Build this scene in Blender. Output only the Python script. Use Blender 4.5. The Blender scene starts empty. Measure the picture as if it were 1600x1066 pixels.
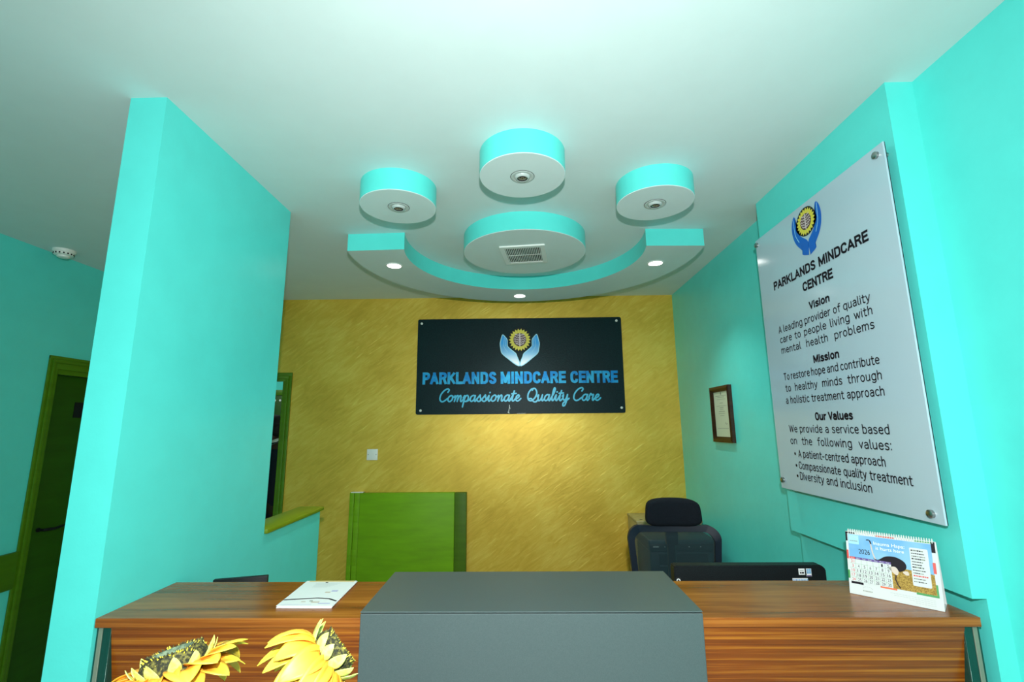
import bpy, bmesh, math, random
from mathutils import Vector, Matrix, Euler
SC = bpy.context.scene
COL = SC.collection
R = math.radians
random.seed(7)

# ------------------------------------------------------------------ camera
cam = bpy.data.cameras.new('camera'); cam.sensor_width = 36.0; cam.lens = 732.81 * 36 / 1600
cam.clip_start = 0.02
camo = bpy.data.objects.new('camera', cam); COL.objects.link(camo)
_t, _r, _y = R(10.3335), R(-0.4844), R(1.0006)
_F = Vector((-math.sin(_y) * math.cos(_t), math.cos(_y) * math.cos(_t), math.sin(_t)))
_r0 = Vector((math.cos(_y), math.sin(_y), 0)); _u0 = _r0.cross(_F)
_rt = _r0 * math.cos(_r) + _u0 * math.sin(_r); _up = -_r0 * math.sin(_r) + _u0 * math.cos(_r)
camo.matrix_world = Matrix((( _rt.x, _up.x, -_F.x, 0), (_rt.y, _up.y, -_F.y, 0), (_rt.z, _up.z, -_F.z, 1.654), (0, 0, 0, 1)))
SC.camera = camo

# ------------------------------------------------------------------ light and exposure
SC.view_settings.view_transform = 'Standard'; SC.view_settings.look = 'None'
SC.view_settings.gamma = 1.0; SC.view_settings.use_curve_mapping = False
SC.view_settings.exposure = 0.38
W = bpy.data.worlds.new('world'); SC.world = W; W.use_nodes = True
W.node_tree.nodes['Background'].inputs[0].default_value = (0.80, 0.92, 1.0, 1)
W.node_tree.nodes['Background'].inputs[1].default_value = 0.6

def lamp(name, kind, loc, energy, color=(1, 1, 1), rot=(0, 0, 0), **kw):
    l = bpy.data.lights.new(name, kind); l.energy = energy; l.color = color
    for k, v in kw.items(): setattr(l, k, v)
    o = bpy.data.objects.new(name, l); COL.objects.link(o); o.location = loc; o.rotation_euler = rot
    return o
# the photographer's flash on top of the camera; an added area fill light at an unseen window behind it; waiting room lamps
lamp('camera_flash', 'SPOT', (0.02, -0.08, 1.90), 128, (1.0, 0.99, 0.97), (R(88), 0, 0), spot_size=R(165), spot_blend=1.0, shadow_soft_size=0.022)
lamp('added_rear_fill', 'AREA', (-0.3, -2.45, 1.5), 14, (0.92, 0.98, 1.0), (R(90), 0, 0), shape='RECTANGLE', size=3.0, size_y=1.9)

# recessed lamps in the waiting room ceiling behind the photographer
for x_, y_ in ((-0.75, 0.15), (0.62, 0.15), (-0.75, -1.3), (0.62, -1.3)):
    lamp('waiting_room_downlight', 'SPOT', (x_, y_, 2.72), 34, (1.0, 1.0, 0.96), spot_size=R(128), spot_blend=0.75, shadow_soft_size=0.05)

lamp('back_room_fill', 'POINT', (-3.0, 4.75, 2.5), 7, (1.0, 1.0, 0.95), shadow_soft_size=0.08)  # fill light added to brighten the room beyond the doorway, no fixture there

# ------------------------------------------------------------------ materials
def mat(name, col, rough=0.5, metal=0.0, spec=0.5, build=None, alpha=None, emit=None):
    m = bpy.data.materials.new(name); m.use_nodes = True
    nt = m.node_tree; b = nt.nodes['Principled BSDF']
    b.inputs['Base Color'].default_value = (*col, 1); b.inputs['Roughness'].default_value = rough
    b.inputs['Metallic'].default_value = metal; b.inputs['Specular IOR Level'].default_value = spec
    if emit:
        b.inputs['Emission Color'].default_value = (*col, 1); b.inputs['Emission Strength'].default_value = emit
    if build: build(nt, b)
    return m
def N(nt, t, **kw):
    n = nt.nodes.new(t)
    for k, v in kw.items():
        if k.startswith('i_'): n.inputs[k[2:].replace('_', ' ')].default_value = v
        else: setattr(n, k, v)
    return n
def coords(nt, scale=(1, 1, 1), rot=(0, 0, 0)):
    tc = N(nt, 'ShaderNodeTexCoord'); mp = N(nt, 'ShaderNodeMapping')
    mp.inputs['Scale'].default_value = scale; mp.inputs['Rotation'].default_value = rot
    nt.links.new(tc.outputs['Object'], mp.inputs['Vector'])
    return mp.outputs['Vector']
def ramp(nt, fac, stops):
    r = N(nt, 'ShaderNodeValToRGB'); e = r.color_ramp.elements
    while len(e) < len(stops): e.new(0.5)
    for el, (p, c) in zip(e, stops): el.position = p; el.color = (*c, 1)
    nt.links.new(fac, r.inputs[0]); return r.outputs[0]
def bump(nt, b, h, strength, dist=0.01):
    n = N(nt, 'ShaderNodeBump', i_Strength=strength, i_Distance=dist)
    nt.links.new(h, n.inputs['Height']); nt.links.new(n.outputs[0], b.inputs['Normal'])
def plaster(strength=0.08, scale=9, var=0.06):
    def f(nt, b):
        v = coords(nt); n = N(nt, 'ShaderNodeTexNoise', i_Scale=scale, i_Detail=5.0, i_Roughness=0.6)
        nt.links.new(v, n.inputs['Vector']); bump(nt, b, n.outputs[0], strength, 0.02)
        c = b.inputs['Base Color'].default_value[:3]
        o = ramp(nt, n.outputs[0], [(0.3, tuple(x * (1 - var) for x in c)), (0.7, tuple(min(1, x * (1 + var)) for x in c))])
        nt.links.new(o, b.inputs['Base Color'])
    return f
def gold(nt, b):
    # trowelled metallic paint: short strokes rising to the right
    v0 = coords(nt, (1, 1, 1), (0, R(36), 0))
    mp = N(nt, 'ShaderNodeMapping'); mp.inputs['Scale'].default_value = (3.2, 1, 15); nt.links.new(v0, mp.inputs[0])
    n1 = N(nt, 'ShaderNodeTexNoise', i_Scale=1.7, i_Detail=8.0, i_Roughness=0.6, i_Distortion=1.4); nt.links.new(mp.outputs[0], n1.inputs['Vector'])
    n2 = N(nt, 'ShaderNodeTexNoise', i_Scale=2.3, i_Detail=4.0); nt.links.new(coords(nt), n2.inputs['Vector'])
    mx = N(nt, 'ShaderNodeMix', data_type='FLOAT'); mx.inputs[0].default_value = 0.5
    nt.links.new(n1.outputs[0], mx.inputs[2]); nt.links.new(n2.outputs[0], mx.inputs[3])
    # sparse thin trowel scratches
    mp3 = N(nt, 'ShaderNodeMapping'); mp3.inputs['Scale'].default_value = (5.0, 1, 60); nt.links.new(v0, mp3.inputs[0])
    n3 = N(nt, 'ShaderNodeTexNoise', i_Scale=1.3, i_Detail=3.0, i_Distortion=0.4); nt.links.new(mp3.outputs[0], n3.inputs['Vector'])
    sc = N(nt, 'ShaderNodeMapRange', i_From_Min=0.62, i_From_Max=0.72, i_To_Min=0.0, i_To_Max=0.22); nt.links.new(n3.outputs[0], sc.inputs[0])
    ad = N(nt, 'ShaderNodeMath', operation='ADD'); nt.links.new(mx.outputs[0], ad.inputs[0]); nt.links.new(sc.outputs[0], ad.inputs[1])
    o = ramp(nt, ad.outputs[0], [(0.30, (0.56, 0.355, 0.030)), (0.50, (0.72, 0.48, 0.056)), (0.70, (0.84, 0.63, 0.11))])
    nt.links.new(o, b.inputs['Base Color']); bump(nt, b, ad.outputs[0], 0.22, 0.012)
def wood(c0, c1, c2, sx=1.0, sz=30):
    def f(nt, b):
        v = coords(nt, (0.55 * sx, 9, sz)); n = N(nt, 'ShaderNodeTexNoise', i_Scale=2.1, i_Detail=7.0, i_Roughness=0.62, i_Distortion=0.25)
        nt.links.new(v, n.inputs['Vector'])
        v2 = coords(nt, (3.0 * sx, 40, 140)); n2 = N(nt, 'ShaderNodeTexNoise', i_Scale=2.0, i_Detail=4.0); nt.links.new(v2, n2.inputs['Vector'])
        mx = N(nt, 'ShaderNodeMix', data_type='FLOAT'); mx.inputs[0].default_value = 0.25
        nt.links.new(n.outputs[0], mx.inputs[2]); nt.links.new(n2.outputs[0], mx.inputs[3])
        o = ramp(nt, mx.outputs[0], [(0.33, c0), (0.5, c1), (0.68, c2)])
        nt.links.new(o, b.inputs['Base Color']); bump(nt, b, n2.outputs[0], 0.06, 0.003)
    return f
def speck(scale, lo, hi, p0=0.4, p1=0.6):
    def f(nt, b):
        n = N(nt, 'ShaderNodeTexNoise', i_Scale=scale, i_Detail=3.0); nt.links.new(coords(nt), n.inputs['Vector'])
        nt.links.new(ramp(nt, n.outputs[0], [(p0, lo), (p1, hi)]), b.inputs['Base Color'])
        bump(nt, b, n.outputs[0], 0.25, 0.004)
    return f
def brushy(nt, b):
    c = b.inputs['Base Color'].default_value[:3]
    n = N(nt, 'ShaderNodeTexNoise', i_Scale=2.5, i_Detail=6.0, i_Roughness=0.6); nt.links.new(coords(nt, (1.5, 1, 8)), n.inputs['Vector'])
    nt.links.new(ramp(nt, n.outputs[0], [(0.3, tuple(x * 0.86 for x in c)), (0.7, tuple(x * 1.12 for x in c))]), b.inputs['Base Color'])
    bump(nt, b, n.outputs[0], 0.12, 0.006)
def tiles(nt, b):
    br = N(nt, 'ShaderNodeTexBrick', offset=0.0, i_Scale=1.0, i_Mortar_Size=0.004, i_Brick_Width=0.6, i_Row_Height=0.6)
    br.inputs['Color1'].default_value = (0.62, 0.60, 0.55, 1); br.inputs['Color2'].default_value = (0.58, 0.56, 0.51, 1); br.inputs['Mortar'].default_value = (0.3, 0.29, 0.27, 1)
    nt.links.new(coords(nt), br.inputs['Vector']); nt.links.new(br.outputs[0], b.inputs['Base Color'])
def weave(nt, b):
    # open chair mesh: fine threads with real gaps
    v = coords(nt, (1, 1, 1))
    w1 = N(nt, 'ShaderNodeTexWave', wave_type='BANDS', bands_direction='X', i_Scale=110.0); w2 = N(nt, 'ShaderNodeTexWave', wave_type='BANDS', bands_direction='Z', i_Scale=110.0)
    nt.links.new(v, w1.inputs[0]); nt.links.new(v, w2.inputs[0])
    mx = N(nt, 'ShaderNodeMath', operation='MAXIMUM'); nt.links.new(w1.outputs[1], mx.inputs[0]); nt.links.new(w2.outputs[1], mx.inputs[1])
    g = N(nt, 'ShaderNodeMath', operation='GREATER_THAN'); g.inputs[1].default_value = 0.72; nt.links.new(mx.outputs[0], g.inputs[0])
    nt.links.new(g.outputs[0], b.inputs['Alpha'])
def petalcol(nt, b):
    # yellow petal, deeper orange towards its root (attribute stored along the petal)
    a = N(nt, 'ShaderNodeVertexColor', layer_name='along')
    n = N(nt, 'ShaderNodeTexNoise', i_Scale=60.0); nt.links.new(coords(nt), n.inputs['Vector'])
    nt.links.new(ramp(nt, a.outputs[0], [(0.0, (0.72, 0.28, 0.02)), (0.3, (0.78, 0.50, 0.045)), (1.0, (0.78, 0.68, 0.06))]), b.inputs['Base Color'])
    bump(nt, b, n.outputs[0], 0.1, 0.003)
def greycoat(nt, b):
    n = N(nt, 'ShaderNodeTexNoise', i_Scale=600.0, i_Detail=2.0); nt.links.new(coords(nt), n.inputs['Vector'])
    bump(nt, b, n.outputs[0], 0.05, 0.001)
    nt.links.new(ramp(nt, n.outputs[0], [(0.3, (0.072, 0.104, 0.108)), (0.7, (0.092, 0.126, 0.129))]), b.inputs['Base Color'])
M = {}
TQ = (0.105, 0.76, 0.70)
M['turq'] = mat('turquoise_paint', TQ, 0.34, spec=0.45, build=plaster(0.10, 7, 0.03))
M['white_ceiling'] = mat('ceiling_paint', (0.66, 0.78, 0.775), 0.7, build=plaster(0.05, 5, 0.02))
M['gold'] = mat('gold_plaster', (0.5, 0.36, 0.06), 0.42, metal=0.35, build=gold)
M['olive'] = mat('olive_paint', (0.20, 0.285, 0.006), 0.35, build=brushy)
M['leaf_green'] = mat('green_paint', (0.16, 0.36, 0.003), 0.5, spec=0.25, build=brushy)
M['leaf_dark'] = mat('dark_green_paint', (0.062, 0.135, 0.004), 0.5, spec=0.25, build=brushy)
M['door_green'] = mat('door_green_paint', (0.018, 0.085, 0.002), 0.45, spec=0.3, build=brushy)
M['frame_green'] = mat('frame_green_paint', (0.075, 0.19, 0.004), 0.4, spec=0.35, build=brushy)
M['floor'] = mat('floor_tiles', (0.6, 0.58, 0.53), 0.3, build=tiles)
M['wood_top'] = mat('wood_laminate', (0.4, 0.2, 0.06), 0.26, build=wood((0.12, 0.028, 0.003), (0.27, 0.075, 0.008), (0.44, 0.155, 0.022)))
M['wood_front'] = mat('wood_front_laminate', (0.35, 0.15, 0.04), 0.3, build=wood((0.105, 0.019, 0.001), (0.24, 0.055, 0.003), (0.50, 0.175, 0.014), 0.8, 44))
M['grey'] = mat('grey_laminate', (0.17, 0.21, 0.21), 0.38, metal=0.15, build=greycoat)
M['teal_metal'] = mat('dark_glossy_profile', (0.012, 0.075, 0.058), 0.22, metal=0.3, build=None)
M['alu'] = mat('brushed_profile', (0.20, 0.24, 0.18), 0.5, metal=0.1)
M['black'] = mat('black_plastic', (0.008, 0.011, 0.013), 0.45, spec=0.2, build=speck(300, (0.006, 0.009, 0.010), (0.011, 0.014, 0.016)))
M['black_gloss'] = mat('black_gloss', (0.006, 0.010, 0.012), 0.18)
M['fabric'] = mat('black_fabric', (0.006, 0.009, 0.014), 0.9, spec=0.15, build=speck(500, (0.004, 0.006, 0.010), (0.010, 0.014, 0.02)))
M['navy_frame'] = mat('navy_plastic', (0.004, 0.012, 0.024), 0.5, spec=0.25)
M['mesh'] = mat('mesh_fabric', (0.004, 0.03, 0.04), 0.7, build=weave)
M['steel'] = mat('steel', (0.40, 0.40, 0.38), 0.32, metal=1.0)
M['white'] = mat('white_card', (0.83, 0.86, 0.86), 0.4)
M['white_plastic'] = mat('white_plastic', (0.82, 0.85, 0.80), 0.3)
M['board'] = mat('white_acrylic', (0.45, 0.585, 0.67), 0.14, spec=0.6)
M['ink'] = mat('dark_print', (0.010, 0.008, 0.013), 0.5, spec=0.12)
M['sign'] = mat('dark_sign_board', (0.004, 0.020, 0.024), 0.36, spec=0.12, build=speck(90, (0.0035, 0.018, 0.022), (0.005, 0.023, 0.027)))
def skyblue(nt, b):
    s = N(nt, 'ShaderNodeSeparateXYZ'); tc = N(nt, 'ShaderNodeTexCoord'); nt.links.new(tc.outputs['Object'], s.inputs[0])
    n = N(nt, 'ShaderNodeTexNoise', i_Scale=14.0, i_Detail=3.0); nt.links.new(tc.outputs['Object'], n.inputs[0])
    nt.links.new(ramp(nt, n.outputs[0], [(0.42, (0.0, 0.26, 0.70)), (0.62, (0.03, 0.45, 0.80))]), b.inputs['Base Color'])
M['sign_blue'] = mat('blue_lettering', (0.01, 0.26, 0.78), 0.4, spec=0.2, build=skyblue)
M['sign_cyan'] = mat('cyan_script', (0.02, 0.46, 0.72), 0.35)
def handgrad(nt, b):
    # printed blend on the emblem: white wrists turning sky blue at the fingers
    tc = N(nt, 'ShaderNodeTexCoord'); s = N(nt, 'ShaderNodeSeparateXYZ'); nt.links.new(tc.outputs['Object'], s.inputs[0])
    mr = N(nt, 'ShaderNodeMapRange'); mr.inputs[1].default_value = 0.42; mr.inputs[2].default_value = 0.58; nt.links.new(s.outputs[2], mr.inputs[0])
    nt.links.new(ramp(nt, mr.outputs[0], [(0.0, (0.78, 0.86, 0.92)), (0.45, (0.25, 0.58, 0.88)), (1.0, (0.0, 0.36, 0.88))]), b.inputs['Base Color'])
M['hand_print'] = mat('emblem_hand_print', (0.1, 0.4, 0.85), 0.35, build=handgrad)
M['hand_blue'] = mat('emblem_hand_blue', (0.003, 0.115, 0.55), 0.35)
M['pale_blue'] = mat('pale_blue_line', (0.35, 0.72, 0.92), 0.4)
M['yellow_print'] = mat('yellow_print', (0.78, 0.66, 0.06), 0.4)
M['brain_dark'] = mat('emblem_brown', (0.10, 0.035, 0.035), 0.45)
M['brain_light'] = mat('emblem_pale', (0.72, 0.60, 0.60), 0.45)
M['trim_white'] = mat('trim_plastic', (0.50, 0.57, 0.55), 0.4)
M['card'] = mat('calendar_card', (0.62, 0.66, 0.66), 0.5, spec=0.2)
M['lamp_off'] = mat('lamp_lens', (0.35, 0.35, 0.30), 0.15, metal=0.6)
M['lamp_on'] = mat('lit_lamp', (1.0, 1.0, 0.96), 0.4, emit=9.0)
M['dark_hole'] = mat('dark_recess', (0.01, 0.012, 0.012), 0.8)
M['frame_wood'] = mat('dark_brown_wood', (0.052, 0.022, 0.008), 0.35, spec=0.3, build=wood((0.018, 0.006, 0.002), (0.030, 0.011, 0.003), (0.05, 0.02, 0.006)))
M['paper'] = mat('cream_paper', (0.62, 0.70, 0.52), 0.5)
M['faint_ink'] = mat('faint_print', (0.20, 0.24, 0.18), 0.6)
M['tan'] = mat('tan_cabinet', (0.36, 0.31, 0.13), 0.45, build=speck(40, (0.33, 0.28, 0.11), (0.38, 0.33, 0.14)))
M['printer'] = mat('printer_plastic', (0.012, 0.032, 0.040), 0.45)
M['printer_dark'] = mat('printer_recess', (0.004, 0.008, 0.010), 0.5)
M['grey_print'] = mat('grey_print', (0.45, 0.5, 0.5), 0.5)
M['skin'] = mat('skin', (0.055, 0.022, 0.012), 0.5)
M['hair'] = mat('black_hair', (0.004, 0.004, 0.004), 0.8, build=speck(250, (0.002, 0.002, 0.002), (0.008, 0.007, 0.006)))
M['navy'] = mat('navy_cloth', (0.004, 0.006, 0.018), 0.85)
M['strap'] = mat('striped_collar', (0.5, 0.55, 0.5), 0.7, build=lambda nt, b: nt.links.new(ramp(nt, (lambda w: (nt.links.new(coords(nt), w.inputs[0]), w.outputs[1])[1])(N(nt, 'ShaderNodeTexWave', bands_direction='DIAGONAL', i_Scale=14.0)), [(0.45, (0.02, 0.03, 0.03)), (0.55, (0.55, 0.62, 0.58))]), b.inputs['Base Color']))
M['petal'] = mat('yellow_petal', (0.9, 0.7, 0.1), 0.5, build=petalcol)
M['sepal'] = mat('pale_green_petal', (0.66, 0.78, 0.16), 0.5, build=speck(120, (0.58, 0.72, 0.12), (0.74, 0.84, 0.22)))
M['disc'] = mat('sunflower_disc', (0.05, 0.05, 0.01), 0.85, build=speck(230, (0.012, 0.014, 0.004), (0.16, 0.15, 0.03), 0.45, 0.68))
M['disc_mid'] = mat('sunflower_disc_centre', (0.09, 0.14, 0.09), 0.8, build=speck(160, (0.06, 0.10, 0.06), (0.16, 0.22, 0.14)))
M['stem'] = mat('stem_green', (0.06, 0.16, 0.03), 0.55)
M['ceramic'] = mat('grey_ceramic', (0.35, 0.34, 0.32), 0.25)
M['glass'] = mat('glass', (0.9, 0.97, 0.95), 0.02)
M['glass'].node_tree.nodes['Principled BSDF'].inputs['Transmission Weight'].default_value = 1.0
M['cal_sky'] = mat('print_sky', (0.20, 0.45, 0.70), 0.5, spec=0.2, build=speck(9, (0.15, 0.38, 0.66), (0.27, 0.52, 0.72)))
M['cal_grass'] = mat('print_grass', (0.36, 0.22, 0.04), 0.5, spec=0.2, build=speck(320, (0.24, 0.14, 0.02), (0.46, 0.30, 0.06)))
M['red'] = mat('print_red', (0.60, 0.04, 0.03), 0.45)
M['orange_red'] = mat('print_orange', (0.72, 0.12, 0.03), 0.45)
M['green_print'] = mat('print_green', (0.02, 0.26, 0.05), 0.45)
M['purple'] = mat('print_purple', (0.10, 0.05, 0.25), 0.45)
M['pinkish'] = mat('print_beige', (0.60, 0.50, 0.42), 0.45)
M['peach'] = mat('print_peach', (0.80, 0.60, 0.28), 0.45)
M['sky_print'] = mat('print_lilac', (0.50, 0.50, 0.75), 0.45)

# ------------------------------------------------------------------ mesh helpers
class MB:
    """collects shapes into one mesh; m = material slot"""
    def __init__(s): s.bm = bmesh.new(); s.mats = []
    def slot(s, m):
        if m is None: return 0
        if m not in s.mats: s.mats.append(m)
        return s.mats.index(m)
    def face(s, vs, m=None):
        f = s.bm.faces.new(vs); f.material_index = s.slot(m); return f
    def poly(s, pts, m=None): return s.face([s.bm.verts.new(p) for p in pts], m)
    def box(s, a, b, bev=0.0, m=None, seg=2):
        x0, y0, z0 = a; x1, y1, z1 = b
        v = [s.bm.verts.new(p) for p in ((x0, y0, z0), (x1, y0, z0), (x1, y1, z0), (x0, y1, z0), (x0, y0, z1), (x1, y0, z1), (x1, y1, z1), (x0, y1, z1))]
        fs = [s.face([v[i] for i in q], m) for q in ((0, 3, 2, 1), (4, 5, 6, 7), (0, 1, 5, 4), (1, 2, 6, 5), (2, 3, 7, 6), (3, 0, 4, 7))]
        if bev:
            es = list({e for f in fs for e in f.edges})
            bmesh.ops.bevel(s.bm, geom=es, offset=bev, segments=seg, affect='EDGES', profile=0.5)
        return s
    def prism(s, pts, d, m=None, mside=None):
        """closed 3D outline pts pushed along vector d"""
        d = Vector(d); n = len(pts)
        a = [s.bm.verts.new(p) for p in pts]; b = [s.bm.verts.new(Vector(p) + d) for p in pts]
        s.face(a, m); s.face(b[::-1], m)
        for i in range(n): s.face([a[i], b[i], b[(i + 1) % n], a[(i + 1) % n]], mside or m)
        return s
    def ring(s, outer, inner, d, m=None):
        d = Vector(d); n = len(outer)
        L = [[s.bm.verts.new(Vector(p) + o) for p in ps] for ps in (outer, inner) for o in (Vector((0, 0, 0)), d)]
        for i in range(n):
            j = (i + 1) % n
            s.face([L[0][i], L[0][j], L[2][j], L[2][i]], m); s.face([L[1][j], L[1][i], L[3][i], L[3][j]], m)
            s.face([L[0][j], L[0][i], L[1][i], L[1][j]], m); s.face([L[2][i], L[2][j], L[3][j], L[3][i]], m)
        return s
    def lathe(s, prof, c=(0, 0, 0), axis='Z', n=48, m=None, ms=None):
        rings = []
        for r, h in prof:
            rg = []
            for i in range(n if r > 1e-6 else 1):
                a = 2 * math.pi * i / n
                p = {'Z': (r * math.cos(a), r * math.sin(a), h), 'Y': (r * math.cos(a), h, r * math.sin(a)), 'X': (h, r * math.cos(a), r * math.sin(a))}[axis]
                rg.append(s.bm.verts.new(Vector(p) + Vector(c)))
            rings.append(rg)
        for k in range(len(rings) - 1):
            A, B = rings[k], rings[k + 1]; mm = ms[k] if ms else m
            for i in range(n):
                j = (i + 1) % n
                if len(A) == 1 and len(B) == 1: break
                if len(A) == 1: s.face([A[0], B[i], B[j]], mm)
                elif len(B) == 1: s.face([A[i], A[j], B[0]], mm)
                else: s.face([A[i], A[j], B[j], B[i]], mm)
        return s
    def tube(s, path, r, n=10, m=None, closed=False, cap=True):
        path = [Vector(p) for p in path]; k = len(path); rings = []; up = None
        for i, p in enumerate(path):
            if closed: t = path[(i + 1) % k] - path[i - 1]
            else: t = path[min(i + 1, k - 1)] - path[max(i - 1, 0)]
            t.normalize()
            if up is None: up = Vector((0, 0, 1)) if abs(t.z) < 0.9 else Vector((1, 0, 0))
            u = (up - t * up.dot(t)).normalized(); up = u; w = t.cross(u)
            rr = r[i] if isinstance(r, (list, tuple)) else r
            rings.append([s.bm.verts.new(p + (u * math.cos(2 * math.pi * j / n) + w * math.sin(2 * math.pi * j / n)) * rr) for j in range(n)])
        for i in range(k if closed else k - 1):
            A, B = rings[i], rings[(i + 1) % k]
            for j in range(n): s.face([A[j], A[(j + 1) % n], B[(j + 1) % n], B[j]], m)
        if cap and not closed: s.face(rings[0][::-1], m); s.face(rings[-1], m)
        return s
    def ball(s, c, r, sc=(1, 1, 1), m=None, u=20, v=12):
        prof = [(math.sin(math.pi * i / v), -math.cos(math.pi * i / v)) for i in range(v + 1)]
        prof[0] = (0, -1); prof[-1] = (0, 1); b0 = len(s.bm.verts); s.bm.verts.ensure_lookup_table()
        old = set(s.bm.verts); s.lathe(prof, n=u, m=m)
        for w in s.bm.verts:
            if w not in old: w.co = Vector((w.co.x * sc[0] * r, w.co.y * sc[1] * r, w.co.z * sc[2] * r)) + Vector(c)
        return s
    def add(s, verts, faces, m=None):
        v = [s.bm.verts.new(p) for p in verts]
        for f in faces:
            try: s.face([v[i] for i in f], m)
            except ValueError: pass
        return s
    def xf(s, mx): bmesh.ops.transform(s.bm, matrix=mx, verts=s.bm.verts); return s
    def build(s, name, material=None, parent=None, loc=(0, 0, 0), rot=(0, 0, 0), smooth=40, kind=None, label=None, normals=True):
        if normals: bmesh.ops.recalc_face_normals(s.bm, faces=s.bm.faces)
        me = bpy.data.meshes.new(name); s.bm.to_mesh(me); s.bm.free()
        for m in ([M[x] for x in s.mats] if s.mats else [M[material]]): me.materials.append(m)
        if smooth:
            me.shade_smooth(); me.set_sharp_from_angle(angle=R(smooth))
        o = bpy.data.objects.new(name, me); COL.objects.link(o); o.location = loc; o.rotation_euler = rot
        if parent: o.parent = parent
        if kind: o['kind'] = kind
        if label: o['label'] = label
        return o
def tag(o, label, cat, group=None):
    o['label'] = label; o['category'] = cat
    if group: o['group'] = group
    return o
def thing(name, label, cat, loc=(0, 0, 0), rotz=0.0, group=None):
    o = bpy.data.objects.new(name, None); COL.objects.link(o); o.empty_display_size = 0.05
    o.location = loc; o.rotation_euler = (0, 0, rotz); return tag(o, label, cat, group)
def struct_root(name, loc=(0, 0, 0)):
    o = bpy.data.objects.new(name, None); COL.objects.link(o); o.location = loc; o['kind'] = 'structure'; return o
def dup(root, loc, label, rotz=0.0, group=None):
    r = root.copy(); COL.objects.link(r); r.location = loc; r.rotation_euler = (0, 0, rotz); r['label'] = label
    if group: r['group'] = group
    for ch in list(root.children):
        c = ch.copy(); COL.objects.link(c); c.parent = r
        for g in ch.children:
            d = g.copy(); COL.objects.link(d); d.parent = c
    return r
def arc(cx, cy, r, a0, a1, n): return [(cx + r * math.cos(R(a0 + (a1 - a0) * i / n)), cy + r * math.sin(R(a0 + (a1 - a0) * i / n))) for i in range(n + 1)]
def rrect(x0, y0, x1, y1, r, n=6):
    return arc(x1 - r, y1 - r, r, 0, 90, n) + arc(x0 + r, y1 - r, r, 90, 180, n) + arc(x0 + r, y0 + r, r, 180, 270, n) + arc(x1 - r, y0 + r, r, 270, 360, n)
def catmull(pts, n=8, closed=False):
    P = [Vector(p) for p in pts]; k = len(P); out = []
    for i in range(k if closed else k - 1):
        if closed: a, b, c, d = P[i - 1], P[i], P[(i + 1) % k], P[(i + 2) % k]
        else: a, b, c, d = P[max(i - 1, 0)], P[i], P[i + 1], P[min(i + 2, k - 1)]
        for j in range(n):
            t = j / n
            out.append(0.5 * (2 * b + (c - a) * t + (2 * a - 5 * b + 4 * c - d) * t * t + (3 * b - a - 3 * c + d) * t ** 3))
    if not closed: out.append(P[-1])
    return out
_tc = {}
def text2d(body, bold=0.0):
    """flat glyph outlines in the built-in font: (verts, faces, bounding box)"""
    key = (body, bold)
    if key in _tc: return _tc[key]
    cu = bpy.data.curves.new('glyphs', 'FONT'); cu.body = body; cu.size = 1.0; cu.offset = bold; cu.resolution_u = 3
    cu.fill_mode = 'FRONT'
    o = bpy.data.objects.new('glyphs', cu); COL.objects.link(o)
    dg = bpy.context.evaluated_depsgraph_get(); dg.update()
    me = bpy.data.meshes.new_from_object(o.evaluated_get(dg))
    vs = [(v.co.x, v.co.y) for v in me.vertices]; fs = [tuple(p.vertices) for p in me.polygons]
    bpy.data.objects.remove(o); bpy.data.curves.remove(cu); bpy.data.meshes.remove(me)
    _tc[key] = (vs, fs); return _tc[key]
def put_text(mb, body, x0, x1, y, h, place, m=None, bold=0.0):
    """fit body between x0 and x1 on baseline y with capital height h; place maps (x, y) to 3D"""
    vs, fs = text2d(body, bold); H = text2d('H', bold)[0]
    ch = max(v[1] for v in H); b0 = min(v[1] for v in H)
    a, b = min(v[0] for v in vs), max(v[0] for v in vs)
    mb.add([place(x0 + (v[0] - a) / (b - a) * (x1 - x0), y + (v[1] - b0) / (ch - b0) * h) for v in vs], fs, m)
_step = [0]
def ribbon(mb, pts, w, place, m=None, caps=True, ylim=None):
    """flat pen stroke of width w along 2D points; every stroke lies a hair above the one before it"""
    P = [Vector((p[0], p[1])) for p in pts]; L = []; _step[0] += 1
    lift = (Vector(place(0, 0)) - Vector(place(1, 0))).cross(Vector(place(0, 0)) - Vector(place(0, 1))).normalized()
    def put(x, y, k=0, i=0):
        if ylim: y = min(max(y, ylim[0]), ylim[1])
        return mb.bm.verts.new(Vector(place(x, y)) + lift * (2.5e-5 * (_step[0] % 23) - k * 6e-6 + i * 2.2e-6))
    for i, p in enumerate(P):
        t = P[min(i + 1, len(P) - 1)] - P[max(i - 1, 0)]
        if t.length < 1e-9: t = Vector((1, 0))
        t.normalize(); q = Vector((-t.y, t.x)) * w / 2
        L.append((put(*(p + q), 0, i), put(*(p - q), 0, i)))
    for i in range(len(L) - 1): mb.face([L[i][0], L[i][1], L[i + 1][1], L[i + 1][0]], m)
    if caps:
        for n, e in enumerate((P[0], P[-1])): mb.face([put(e.x + w / 2 * math.cos(k * math.pi / 5), e.y + w / 2 * math.sin(k * math.pi / 5), n + 1) for k in range(10)], m)
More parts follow.
